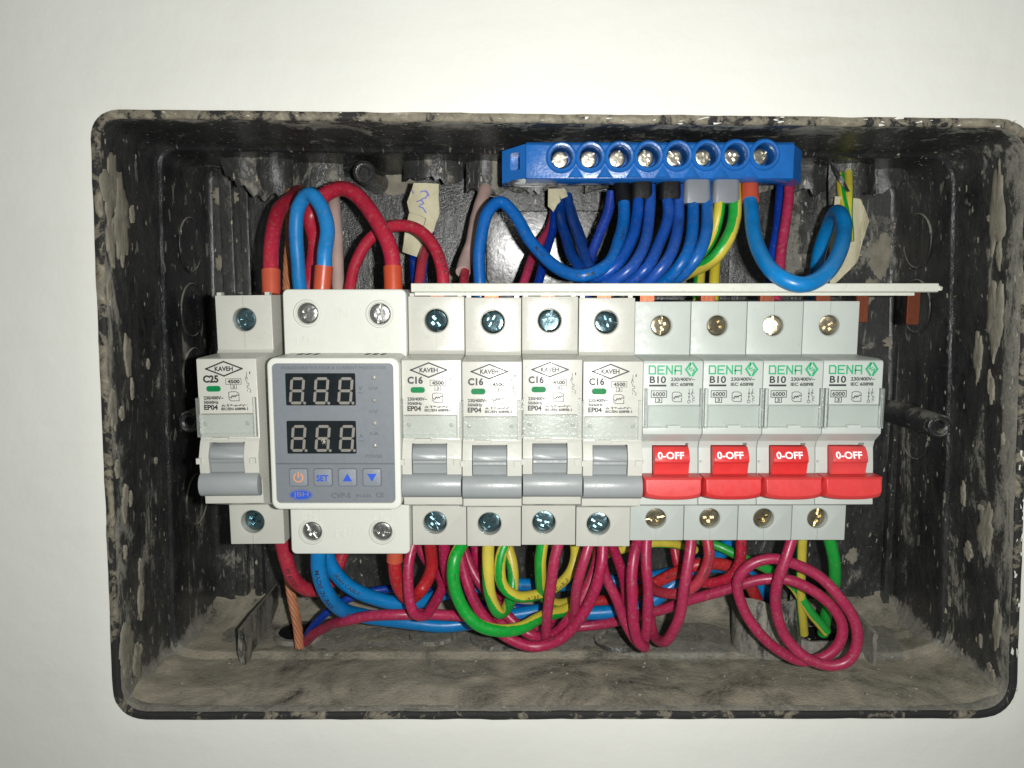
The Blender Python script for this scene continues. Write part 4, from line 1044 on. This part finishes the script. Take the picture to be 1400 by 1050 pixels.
def tube(bm, pts, r, n=14, two=None, wob=0.0, caps=True):
    fr = frames(pts); rings_ = []
    for i, (p, (t, s, u)) in enumerate(zip(pts, fr)):
        rr = r(i/(len(pts)-1)) if callable(r) else r
        rr *= 1+wob*noise.noise(p*.25)
        rings_.append([bm.verts.new(p+(s*math.cos(a)+u*math.sin(a))*rr) for a in [2*math.pi*j/n for j in range(n)]])
    L = 0
    for i in range(len(rings_)-1):
        L += (pts[i+1]-pts[i]).length
        for j in range(n):
            f = bm.faces.new((rings_[i][j], rings_[i][(j+1) % n], rings_[i+1][(j+1) % n], rings_[i+1][j]))
            if two is not None:
                a = (j+.5)/n*360; c_ = (two[0]+two[1]*L) % 360; d = abs((a-c_+180) % 360-180)
                f.material_index = 1 if d < two[2] else 0
    if caps: bm.faces.new(rings_[0][::-1]); bm.faces.new(rings_[-1])
    return fr
WIRES = []
def strands(bm, path, r):
    fr = frames(path); k = 6
    for q in range(k):
        pp = []; L = 0
        for i, (p, (t, s, u)) in enumerate(zip(path, fr)):
            if i: L += (path[i]-path[i-1]).length
            a = 2*math.pi*q/k+L*.34; pp.append(p+(s*math.cos(a)+u*math.sin(a))*r*.62)
        tube(bm, pp, r*.42, 8)
    return fr
def wire(name, label, mat, w_px, pts, two=None, ferr=None, prints=None, cat='wire', group=None, wob=.015):
    """pts: (px, py, D); w_px: width in photo pixels at the first point"""
    pm = [at(*p) for p in pts]; mid_ = pts[len(pts)//2]; r = pxmm(w_px, mid_[1], mid_[2])/2
    path = spline(pm); sd_ = len(WIRES)*3.7; k_ = len(path)-1
    path = [p+Vector((noise.noise(p*.055+Vector((sd_, 0, 0))), noise.noise(p*.055+Vector((0, sd_, 0))), noise.noise(p*.055+Vector((0, 0, sd_)))))*.9*min(1, i/8, (k_-i)/8) for i, p in enumerate(path)]
    bm = bmesh.new(); O = tuple(pm[0])
    n = 64 if two else 16
    fr = tube(bm, path, r, n, two, wob) if name != 'bare_copper_wire' else strands(bm, path, r); bmesh.ops.recalc_face_normals(bm, faces=bm.faces[:])
    o = finish(bm, name, mat, None, O, 70); tag(o, label, cat, group)
    def child(bm, nm, m_):
        c_ = finish(bm, nm, m_, None, O, 40); c_.parent = o; c_.location = (0, 0, 0); return c_
    if ferr:                                        # (at_start, length mm, extra radius, material, twin offset)
        for (start, ln, ex, fm) in ferr:
            s = path if start else path[::-1]; acc = [s[0]]; L = 0
            for a, b in zip(s, s[1:]):
                L += (b-a).length; acc.append(b)
                if L > ln: break
            d = (acc[-1]-acc[0]).normalized(); bm = bmesh.new(); a = acc[0]-d*.3; b = acc[0]+d*ln
            cp = [a.lerp(b, k/8) for k in range(9)]
            tube(bm, cp, lambda t: r+ex*(.75+.25*t), 22); bmesh.ops.recalc_face_normals(bm, faces=bm.faces[:])
            child(bm, 'ferrule', fm)
    if prints:
        for (txt, f0, hgt, ang) in prints:            # black print wrapped on the insulation
            vs, fs_ = text2d(txt, .01); xs = [v[0] for v in vs]; ys = [v[1] for v in vs]
            h = hgt*r; sc = h/max(1e-6, max(ys)-min(ys)); cum = [0]
            for a, b in zip(path, path[1:]): cum.append(cum[-1]+(b-a).length)
            s0 = f0*cum[-1]; bm = bmesh.new(); nv = []
            import bisect
            for x, y in vs:
                s = s0+(x-min(xs))*sc*1.25; i = min(max(bisect.bisect(cum, s)-1, 0), len(path)-2); k = (s-cum[i])/max(1e-6, cum[i+1]-cum[i])
                p = path[i].lerp(path[i+1], k); _, sd, u = fr[i]; th = math.radians(90+ang)-((y-(min(ys)+max(ys))/2)*sc)/r*(-1)
                nv.append(bm.verts.new(p+(sd*math.cos(th)+u*math.sin(th))*(r*1.012+.03)))
            for f in fs_:
                try: bm.faces.new([nv[i] for i in f])
                except ValueError: pass
            child(bm, 'wire_print', M['ink'])
    WIRES.append(o); return o, path, r
def block_ferrule(o, pts8, name, mat, label=None):   # flat twin ferrule: two widths in one block, given by pixel box and depth
    px0, py0, px1, py1, D, dep = pts8
    x0, x1, z0, z1 = R(px0, py0, px1, py1, D); bm = bmesh.new()
    a = rrect(x0, x1, 0, dep, min(1.6, dep*.35), 4); pts = []
    lo = [bm.verts.new((x, D-DB+y-1.0, z0)) for x, y in a]; cx = (x0+x1)/2
    hi = [bm.verts.new((cx+(x-cx)*.92, D-DB+y*.9-.6, z1)) for x, y in a]; n = len(a)
    for i in range(n): bm.faces.new((lo[i], lo[(i+1) % n], hi[(i+1) % n], hi[i]))
    bm.faces.new(lo); bm.faces.new(hi[::-1]); bmesh.ops.recalc_face_normals(bm, faces=bm.faces[:]); bevel(bm, .3, 2, 50)
    c_ = finish(bm, name, mat, None, tuple(o.location/MM), 40); c_.parent = o; c_.location = (0, 0, 0)
    if label: c_['label'] = label
GY = [M['yellow_i'], M['green_i']]; YG = [M['green_i'], M['yellow_i']]
OR = M['orangef']
# ---- upper wires
wire('red_wire', 'thick red wire with orange ferrule rising from the C25 breaker', M['red'], 21, [(371, 402, 247), (369, 380, 248), (369, 350, 250), (373, 312, 256), (384, 285, 266), (401, 270, 280), (408, 262, 296)], ferr=[(True, 7.8, .45, OR)])
wire('bare_copper_wire', 'twisted bare copper earth wire hanging behind the C25 breaker', M['barecopper'], 11, [(395, 262, 298), (395, 285, 290), (396, 320, 284), (392, 355, 280), (392, 400, 276)], wob=.25, cat='wire')
wire('red_wire', 'red wire behind the blue arch, curving over towards the right protector terminal', M['red'], 21, [(421, 398, 262), (429, 365, 264), (433, 330, 266), (427, 295, 268), (438, 272, 266), (468, 259, 262), (500, 277, 256), (524, 315, 250), (535, 350, 247), (538, 398, 245)], ferr=[(False, 7.8, .45, OR)], prints=[('1x6 60227 IEC', 0.45, 0.4, 45)])
wire('blue_wire', 'light blue wire arching into the left protector terminal with orange ferrule', M['bluelight'], 20, [(411, 400, 260), (407, 360, 258), (405, 320, 256), (408, 285, 254), (423, 266, 251), (440, 284, 248), (448, 318, 245), (444, 350, 243), (440, 398, 242)], ferr=[(False, 7.8, .45, OR)])
wire('red_wire', 'red arch wire between the voltage protector and the taped cable', M['red'], 16.5, [(477, 400, 268), (486, 360, 266), (505, 328, 264), (535, 309, 262), (565, 311, 260), (589, 332, 256), (602, 362, 252), (606, 410, 249)], prints=[('TAKTA', .78, .6, 25)])
wire('sleeved_cable', 'pale pink sleeved cable standing behind the protector', M['sleeve'], 17, [(455, 262, 296), (457, 285, 288), (460, 330, 282), (463, 400, 276)], cat='cable', wob=.06)
wire('red_wire', 'red wire coming out of the folded tape marked in blue pen', M['red'], 13.5, [(588, 290, 292), (582, 330, 280), (576, 360, 268), (571, 410, 256)])
wire('blue_wire', 'dark blue wire half hidden beside the folded tape', M['bluedark'], 11, [(578, 300, 296), (566, 345, 284), (567, 375, 274), (570, 410, 266)])
wire('blue_wire', 'thin dark blue wire just right of the folded tape', M['bluedark'], 8, [(592, 300, 300), (585, 345, 292), (580, 380, 286), (580, 410, 282)])
wire('sleeved_cable', 'pale pink sleeve leaning between the tape and the blue hump wire', M['sleeve'], 19, [(664, 258, 298), (657, 285, 290), (647, 325, 280), (639, 352, 274), (633, 372, 268)], cat='cable', wob=.08)
wire('red_wire', 'short red end coming out of the leaning pink sleeve', M['red'], 13, [(637, 360, 272), (634, 385, 262), (632, 412, 256)])
wire('blue_wire', 'blue hump wire ending in the single black ferrule', M['bluemid'], 17, [(657, 412, 252), (656, 380, 252), (657, 330, 254), (665, 291, 257), (682, 276, 260), (702, 293, 258), (728, 335, 252), (762, 367, 244), (798, 378, 239), (831, 363, 243), (848, 330, 250), (853, 295, 257), (850, 248, 263)],
     ferr=[(False, 8.2, .5, M['blackf'])], prints=[('MAYA', .47, .55, 0), ('O 0.6', .62, .6, 0), ('OUEYO', .79, .55, -10)])
wire('red_wire', 'thin red wire crossing behind the blue hump wire', M['pink'], 12, [(762, 262, 304), (752, 305, 294), (738, 335, 284), (722, 368, 272), (706, 412, 262)])
wire('blue_wire', 'thin dark blue wire crossing behind the blue hump wire', M['bluedark'], 12, [(762, 262, 300), (755, 310, 290), (748, 345, 280), (736, 385, 268), (730, 412, 262)])
# bundle from the small taped hole to the neutral bar
def bundle(label, mat, w, a, b, depth, prints=None, name='blue_wire'):
    return wire(name, label, mat, w, a+b, prints=prints)
w1 = wire('blue_wire', 'left blue wire of the left black twin ferrule', M['blue'], 16, [(764, 262, 302), (765, 290, 292), (772, 325, 276), (786, 358, 258), (812, 378, 245), (840, 365, 243), (862, 330, 249), (871, 295, 256), (872, 255, 262)], prints=[('0.6/1', 0.55, 0.5, 20)])[0]
wire('blue_wire', 'right blue wire of the left black twin ferrule', M['blue'], 16, [(776, 268, 300), (782, 300, 288), (793, 335, 270), (808, 366, 253), (832, 385, 243), (861, 368, 240), (881, 332, 247), (889, 297, 256), (889, 255, 262)])
w2 = wire('blue_wire', 'left blue wire of the right black twin ferrule', M['blue'], 16, [(768, 266, 310), (782, 300, 300), (797, 345, 282), (825, 378, 258), (852, 390, 246), (882, 368, 241), (903, 332, 248), (911, 297, 256), (911, 255, 262)])[0]
wire('blue_wire', 'right blue wire of the right black twin ferrule', M['blue'], 16, [(776, 272, 314), (796, 325, 300), (815, 362, 280), (848, 386, 256), (878, 391, 244), (904, 366, 240), (922, 330, 247), (929, 297, 256), (928, 255, 262)], prints=[('O0.6', .86, .5, 0)])
wire('blue_wire', 'dark blue wire rising behind the black ferrules', M['bluedark'], 14, [(836, 262, 275), (832, 290, 274), (818, 325, 272), (806, 350, 270), (800, 375, 264), (803, 412, 262)])
w3 = wire('blue_wire', 'left brighter blue wire of the first grey ferrule', M['bluemid'], 17, [(862, 372, 262), (884, 386, 254), (910, 384, 246), (932, 358, 242), (946, 325, 248), (948, 290, 257), (947, 250, 263)])[0]
wire('blue_wire', 'right brighter blue wire of the first grey ferrule', M['bluemid'], 17, [(884, 380, 266), (905, 384, 256), (930, 376, 247), (952, 350, 243), (964, 320, 248), (966, 288, 257), (965, 250, 263)])
w4 = wire('earth_wire', 'yellow and green wire at the left of the second grey ferrule', GY, 15, [(912, 372, 274), (935, 362, 268), (960, 345, 262), (976, 315, 258), (984, 285, 258), (985, 250, 263)], two=(-10, .6, 70), prints=[('Te', .80, .8, 50)])[0]
wire('earth_wire', 'green wire with yellow stripe at the right of the second grey ferrule', GY, 18, [(930, 378, 268), (954, 365, 260), (977, 350, 253), (995, 325, 252), (1004, 298, 256), (1004, 250, 263)], two=(195, -.9, 78), prints=[('ALBORZ', .55, .42, -48)])
wire('earth_wire', 'short yellow and green wire going down left behind the comb bar', GY, 15, [(958, 345, 282), (956, 370, 272), (955, 412, 262)], two=(0, 0, 55))
wire('earth_wire', 'short yellow wire going down right behind the comb bar', GY, 14, [(982, 330, 282), (978, 360, 272), (975, 412, 262)], two=(180, 0, 40))
wire('blue_wire', 'thick light blue wire hanging in a U from the orange ferrule over the comb bar', M['bluelight'], 21.5, [(1025, 248, 263), (1026, 277, 258), (1029, 312, 248), (1041, 349, 236), (1066, 378, 226), (1098, 390, 223), (1129, 376, 227), (1147, 345, 236), (1153, 315, 246), (1150, 295, 254), (1141, 292, 264), (1129, 315, 274), (1119, 350, 280), (1113, 412, 282)], ferr=[(True, 8.2, .5, OR)], prints=[('CABLE 1x6 mm', 0.62, 0.4, -40)])
wire('blue_wire', 'thin blue vertical wire right of the orange ferrule', M['bluedark'], 14, [(1069, 245, 285), (1064, 290, 278), (1058, 340, 270), (1050, 412, 262)])
wire('red_wire', 'thin crimson vertical wire beside the U of thick blue wire', M['pink'], 14, [(1080, 240, 276), (1077, 280, 272), (1070, 330, 266), (1060, 412, 258)])
for o_, bx in ((w1, (864, 245, 893, 272, 258.5, 5.5)), (w2, (903, 245, 932, 272, 258.5, 5.5))): block_ferrule(o_, bx, 'twin_ferrule', M['blackf'])
for o_, bx in ((w3, (935, 244, 972.5, 278, 257.5, 7)), (w4, (974.5, 244, 1012.5, 278, 257.5, 7))): block_ferrule(o_, bx, 'twin_ferrule', M['greyf'])
wire('earth_wire', 'yellow and green end poking through torn plastic above the cream tape', GY, 12, [(1150, 240, 296), (1150, 262, 290), (1156, 285, 286), (1160, 330, 284)], two=(90, 0, 30))
wire('earth_wire', 'second yellow end beside the torn plastic above the cream tape', GY, 11, [(1160, 232, 296), (1161, 262, 289), (1162, 290, 286), (1162, 330, 284)], two=(160, 0, 45))

# tapes
def sheet(name, label, outline, D, th=.35, bend=1.5, mat=None, cat='tape'):
    pts = [at(x, y, D) for x, y in outline]; bm = bmesh.new()
    f = bm.faces.new([bm.verts.new((p.x, 0, p.z)) for p in pts])
    bmesh.ops.triangulate(bm, faces=[f]); bmesh.ops.subdivide_edges(bm, edges=bm.edges[:], cuts=3, use_grid_fill=True)
    bmesh.ops.triangulate(bm, faces=bm.faces[:])
    cx = sum(p.x for p in pts)/len(pts); w = max(abs(p.x-cx) for p in pts)
    for v in bm.verts:
        v.co.y = D-DB+bend*((v.co.x-cx)/w)**2+.9*noise.noise(v.co*.22)+.35*noise.noise(v.co*.9)
    for f in bm.faces: f.normal_update()
    bmesh.ops.solidify(bm, geom=bm.faces[:], thickness=th); bmesh.ops.recalc_face_normals(bm, faces=bm.faces[:])
    o = finish(bm, name, mat or M['tape'], None, tuple(pts[0]), 60); tag(o, label, cat); return o
tp = sheet('masking_tape', 'cream masking tape flag with blue pen marks, wrapped round a hanging cable', [(566, 250), (599, 251), (600, 292), (593, 316), (577, 320), (583, 298), (560, 290), (556, 276)], 276)
bm = bmesh.new(); Yp = 276-DB-1.35
line(bm, [PP(576, 263, 276), PP(581, 261.5, 276), PP(586, 265, 276), PP(583, 271, 276), PP(577, 273, 276)], .4, Yp); line(bm, [PP(584, 262, 276), PP(587, 268, 276)], .4, Yp)
line(bm, [PP(571, 276, 276), PP(577, 274, 276), PP(580, 279, 276), PP(575, 281, 276)], .4, Yp); line(bm, [PP(574, 283, 276), PP(579, 285, 276), PP(583, 291, 276)], .45, Yp); line(bm, [PP(564, 261, 276), PP(566, 265, 276)], .35, Yp)
c_ = finish(bm, 'pen_mark', M['pen'], None, tuple(tp.location/MM), None); c_.parent = tp; c_.location = (0, 0, 0)
sheet('masking_tape', 'plain cream tape wrap lower down on the same hanging cable', [(560, 291), (594, 296), (590, 318), (578, 322), (571, 352), (550, 344), (553, 318)], 279, bend=3)
sheet('masking_tape', 'large loose flag of cream tape hanging beside the thick blue U wire', [(1143, 268), (1176, 272), (1182, 285), (1190, 302), (1180, 330), (1173, 355), (1162, 368), (1152, 362), (1146, 385), (1136, 392), (1136, 330)], 287, bend=1.5)
sheet('masking_tape', 'small scrap of pale tape below the clear foot of the blue bar', [(750, 258), (772, 258), (776, 268), (764, 274), (757, 290), (750, 282)], 290, bend=1.5)
sheet('plastic_sliver', 'thin torn sliver of black plastic across the yellow wire ends', [(1137, 222), (1141, 228), (1151, 243), (1162, 262), (1158, 262), (1146, 246), (1138, 232)], 286, mat=M['boxclean'], cat='plastic scrap', bend=.3)

# ---- lower wires
wire('red_wire', 'thick red printed wire looping down from the C25 breaker', M['red'], 19, [(384, 735, 250), (390, 765, 252), (402, 795, 256), (424, 808, 262), (446, 800, 268), (461, 778, 274), (474, 740, 280)], prints=[('IN 60227', .20, .55, 10)])
wire('bare_copper_wire', 'twisted bare copper earth wire going down into the floor hole', M['barecopper'], 13, [(392, 740, 284), (393, 775, 283), (398, 805, 282), (404, 840, 281), (410, 885, 282)], wob=.3)
wire('blue_wire', 'thick blue printed wire dropping from the left protector outlet', M['bluelight'], 19, [(437, 745, 246), (436, 775, 247), (443, 805, 249), (462, 828, 256), (492, 840, 267), (540, 850, 274), (600, 854, 278), (660, 848, 280), (740, 835, 280), (820, 838, 278), (880, 828, 276), (920, 800, 276), (950, 775, 280), (985, 755, 286), (1000, 735, 290)], prints=[('MADE IN IRAN', .04, .55, 0)])
wire('blue_wire', 'thick blue wire sweeping right from the protector outlet, uppermost', M['bluelight'], 18, [(445, 748, 254), (452, 775, 255), (473, 800, 257), (505, 817, 260), (545, 825, 264), (585, 820, 270), (620, 806, 276), (680, 800, 284), (760, 800, 288), (840, 795, 288), (900, 788, 286), (960, 775, 288), (1010, 780, 290), (1040, 800, 290), (1056, 825, 290)], prints=[('IRAN CABLE', 0.05, 0.5, 15), ('60227 IEC', 0.45, 0.5, 5)])
wire('blue_wire', 'thin dark blue wire rising right from the floor hole', M['bluedark'], 11, [(414, 880, 286), (428, 856, 280), (450, 835, 277), (485, 815, 276), (530, 805, 280), (590, 806, 288), (650, 824, 290), (720, 832, 290), (780, 830, 292)])
PK_ = M['pink']
wire('red_wire', 'long crimson wire along the floor ending in the big double loop under the breakers', PK_, 14.5, [(418, 878, 284), (440, 860, 272), (475, 847, 258), (520, 840, 254), (570, 838, 254), (630, 843, 258), (700, 852, 268), (760, 857, 276), (820, 854, 276), (890, 838, 268), (950, 818, 262), (1000, 803, 257), (1045, 794, 254), (1080, 794, 252), (1113, 808, 251), (1138, 830, 250), (1151, 856, 249), (1146, 882, 249), (1125, 899, 250), (1096, 904, 252), (1063, 888, 252), (1033, 860, 252), (1014, 827, 252), (1009, 796, 252), (1026, 774, 251), (1056, 765, 250), (1086, 771, 249), (1115, 785, 248), (1143, 812, 246), (1166, 846, 245), (1171, 876, 244), (1160, 903, 244), (1135, 910, 245), (1100, 897, 247), (1073, 868, 249), (1062, 830, 248), (1064, 795, 246), (1074, 765, 246), (1086, 728, 248)])
wire('red_wire', 'thick warm red wire with orange ferrule looping from the right protector outlet', M['redorange'], 18, [(540, 750, 245), (540, 775, 246), (546, 802, 250), (559, 818, 256), (575, 806, 262), (589, 776, 262), (588, 735, 256)], ferr=[(True, 4.4, .45, OR)])
wire('red_wire', 'crimson loop hanging lowest beneath the first C16 breaker', PK_, 14, [(567, 735, 246), (559, 775, 243), (557, 810, 242), (564, 838, 243), (579, 842, 246), (594, 825, 252), (606, 802, 260), (598, 782, 266), (582, 764, 270), (570, 740, 274)], prints=[('1x2.5', 0.5, 0.5, 20)])
wire('red_wire', 'crimson wire dropping behind the left green and yellow wire', PK_, 15, [(606, 735, 250), (611, 775, 254), (619, 805, 262), (640, 830, 272), (700, 848, 284), (760, 850, 290)])
wire('red_wire', 'crimson wire slanting down right of the left green and yellow wire', PK_, 15, [(625, 735, 256), (632, 775, 254), (645, 812, 252), (664, 845, 252), (692, 872, 252), (726, 884, 252), (762, 876, 251), (790, 850, 249), (812, 808, 247), (823, 770, 247), (824, 732, 250)], prints=[('TAKTE', 0.2, 0.5, 30), ('60227', 0.55, 0.45, 60)])
wire('red_wire', 'inner crimson arc of the big sag under the third C16 breaker', PK_, 14.5, [(632, 745, 270), (648, 785, 266), (672, 818, 264), (702, 852, 262), (730, 870, 260), (757, 868, 257), (780, 845, 255), (800, 808, 256), (815, 770, 258), (822, 735, 262)])
wire('earth_wire', 'green and yellow wire sagging lowest from the first C16 breaker', GY, 17, [(637, 736, 246), (622, 765, 241), (620, 795, 240), (633, 832, 240), (657, 855, 241), (686, 862, 243), (713, 857, 247), (740, 843, 254), (776, 832, 262), (806, 812, 270), (818, 780, 276), (812, 745, 280)], two=(150, -2.2, 105), prints=[('60227', .12, .3, 20)])
wire('earth_wire', 'yellow wire turning green in a narrow U under the second C16 breaker', GY, 16, [(668, 735, 248), (667, 775, 248), (670, 812, 249), (684, 838, 252), (698, 826, 258), (703, 795, 262), (699, 765, 264), (690, 738, 266)], two=(-90, 5.2, 72))
wire('earth_wire', 'yellow printed wire curving right under the second C16 breaker', GY, 15, [(694, 735, 250), (683, 768, 248), (687, 800, 248), (706, 816, 250), (732, 814, 255), (762, 801, 262), (780, 782, 266), (787, 760, 268), (785, 735, 268)], two=(100, -2.0, 38), prints=[('WIRE', .42, .75, 0), ('CABLE', .64, .7, 0)])
wire('earth_wire', 'green and yellow wire straight down from the third C16 breaker', GY, 15, [(743, 735, 250), (739, 770, 250), (740, 800, 254), (748, 820, 260), (768, 826, 266), (790, 815, 272), (802, 790, 276), (806, 740, 280)], two=(20, .3, 78))
wire('red_wire', 'crimson wire hanging straight from the third C16 breaker to the sag', PK_, 14.5, [(766, 735, 247), (758, 770, 246), (752, 805, 247), (749, 840, 250), (746, 878, 256)])
wire('red_wire', 'crimson wire from the left of the last C16 breaker', PK_, 14, [(808, 735, 247), (798, 770, 245), (789, 805, 246), (785, 832, 250), (778, 860, 258)])
wire('red_wire', 'crimson wire fanning right from below the last C16 breaker', PK_, 14, [(823, 745, 252), (826, 785, 252), (842, 820, 252), (860, 858, 252), (876, 880, 252), (884, 862, 250), (884, 820, 248), (883, 780, 247), (885, 728, 250)])
wire('red_wire', 'crimson wire slanting down right above the fanned one', PK_, 13.5, [(834, 735, 256), (845, 768, 258), (852, 800, 260), (858, 835, 262), (868, 860, 264)])
wire('red_wire', 'crimson wire from the seam of grey and red toggle breakers, outer side of the V', PK_, 15, [(875, 728, 250), (866, 760, 245), (861, 800, 243), (864, 845, 243), (875, 879, 245), (882, 885, 248)])
wire('red_wire', 'crimson wire in a deep U under the second B10 breaker', PK_, 14.5, [(946, 728, 250), (942, 765, 247), (936, 805, 246), (927, 850, 248), (911, 876, 254), (896, 870, 262), (890, 845, 268), (886, 815, 274)], prints=[('60227', 0.25, 0.5, 40)])
wire('red_wire', 'dull red printed wire curling under the second B10 breaker', M['red'], 14.5, [(966, 728, 256), (968, 765, 254), (956, 795, 254), (934, 812, 256), (906, 812, 262), (888, 800, 270), (872, 775, 276), (860, 740, 280)], prints=[('TAKTE HADI', .10, .5, 0)])
wire('red_wire', 'dull red printed wire curling under the third B10 breaker', M['red'], 14, [(1014, 728, 258), (1011, 762, 258), (998, 787, 260), (972, 797, 264), (945, 793, 270), (928, 775, 276), (920, 738, 280)], prints=[('BO 0.6/1 TAKT', .06, .5, 0)])
wire('red_wire', 'warm red wire arching over and down into the floor collar', M['redorange'], 17, [(800, 826, 286), (850, 815, 282), (890, 800, 278), (925, 782, 274), (960, 770, 272), (995, 772, 274), (1022, 792, 280), (1037, 825, 286)], prints=[('60227', 0.4, 0.5, 20)])
wire('earth_wire', 'green and yellow wire slanting right to the floor hole', GY, 13, [(955, 738, 278), (985, 748, 274), (1020, 764, 272), (1055, 780, 272), (1085, 800, 272), (1108, 835, 272), (1130, 864, 274)], two=(110, .8, 95), prints=[('60227', .3, .4, 20)])
wire('earth_wire', 'yellow wire running level under the first B10 breaker', GY, 13, [(790, 770, 284), (815, 762, 280), (845, 752, 276), (880, 744, 274), (915, 743, 276), (950, 752, 282)], two=(0, .5, 40))
wire('earth_wire', 'yellow wire straight down under the last two B10 breakers', GY, 12.5, [(1098, 728, 262), (1096, 780, 266), (1096, 820, 272), (1099, 866, 280)], two=(0, 0, 25))
wire('earth_wire', 'green wire curving down from the outermost B10 breaker', GY, 16, [(1132, 728, 260), (1139, 760, 262), (1139, 795, 266), (1133, 825, 272), (1125, 866, 280)], two=(80, 0, 130))
wire('red_wire', 'crimson wire hidden behind the row, short end at the second C16 breaker', PK_, 13, [(648, 735, 276), (655, 775, 276), (668, 805, 278), (700, 826, 284)])
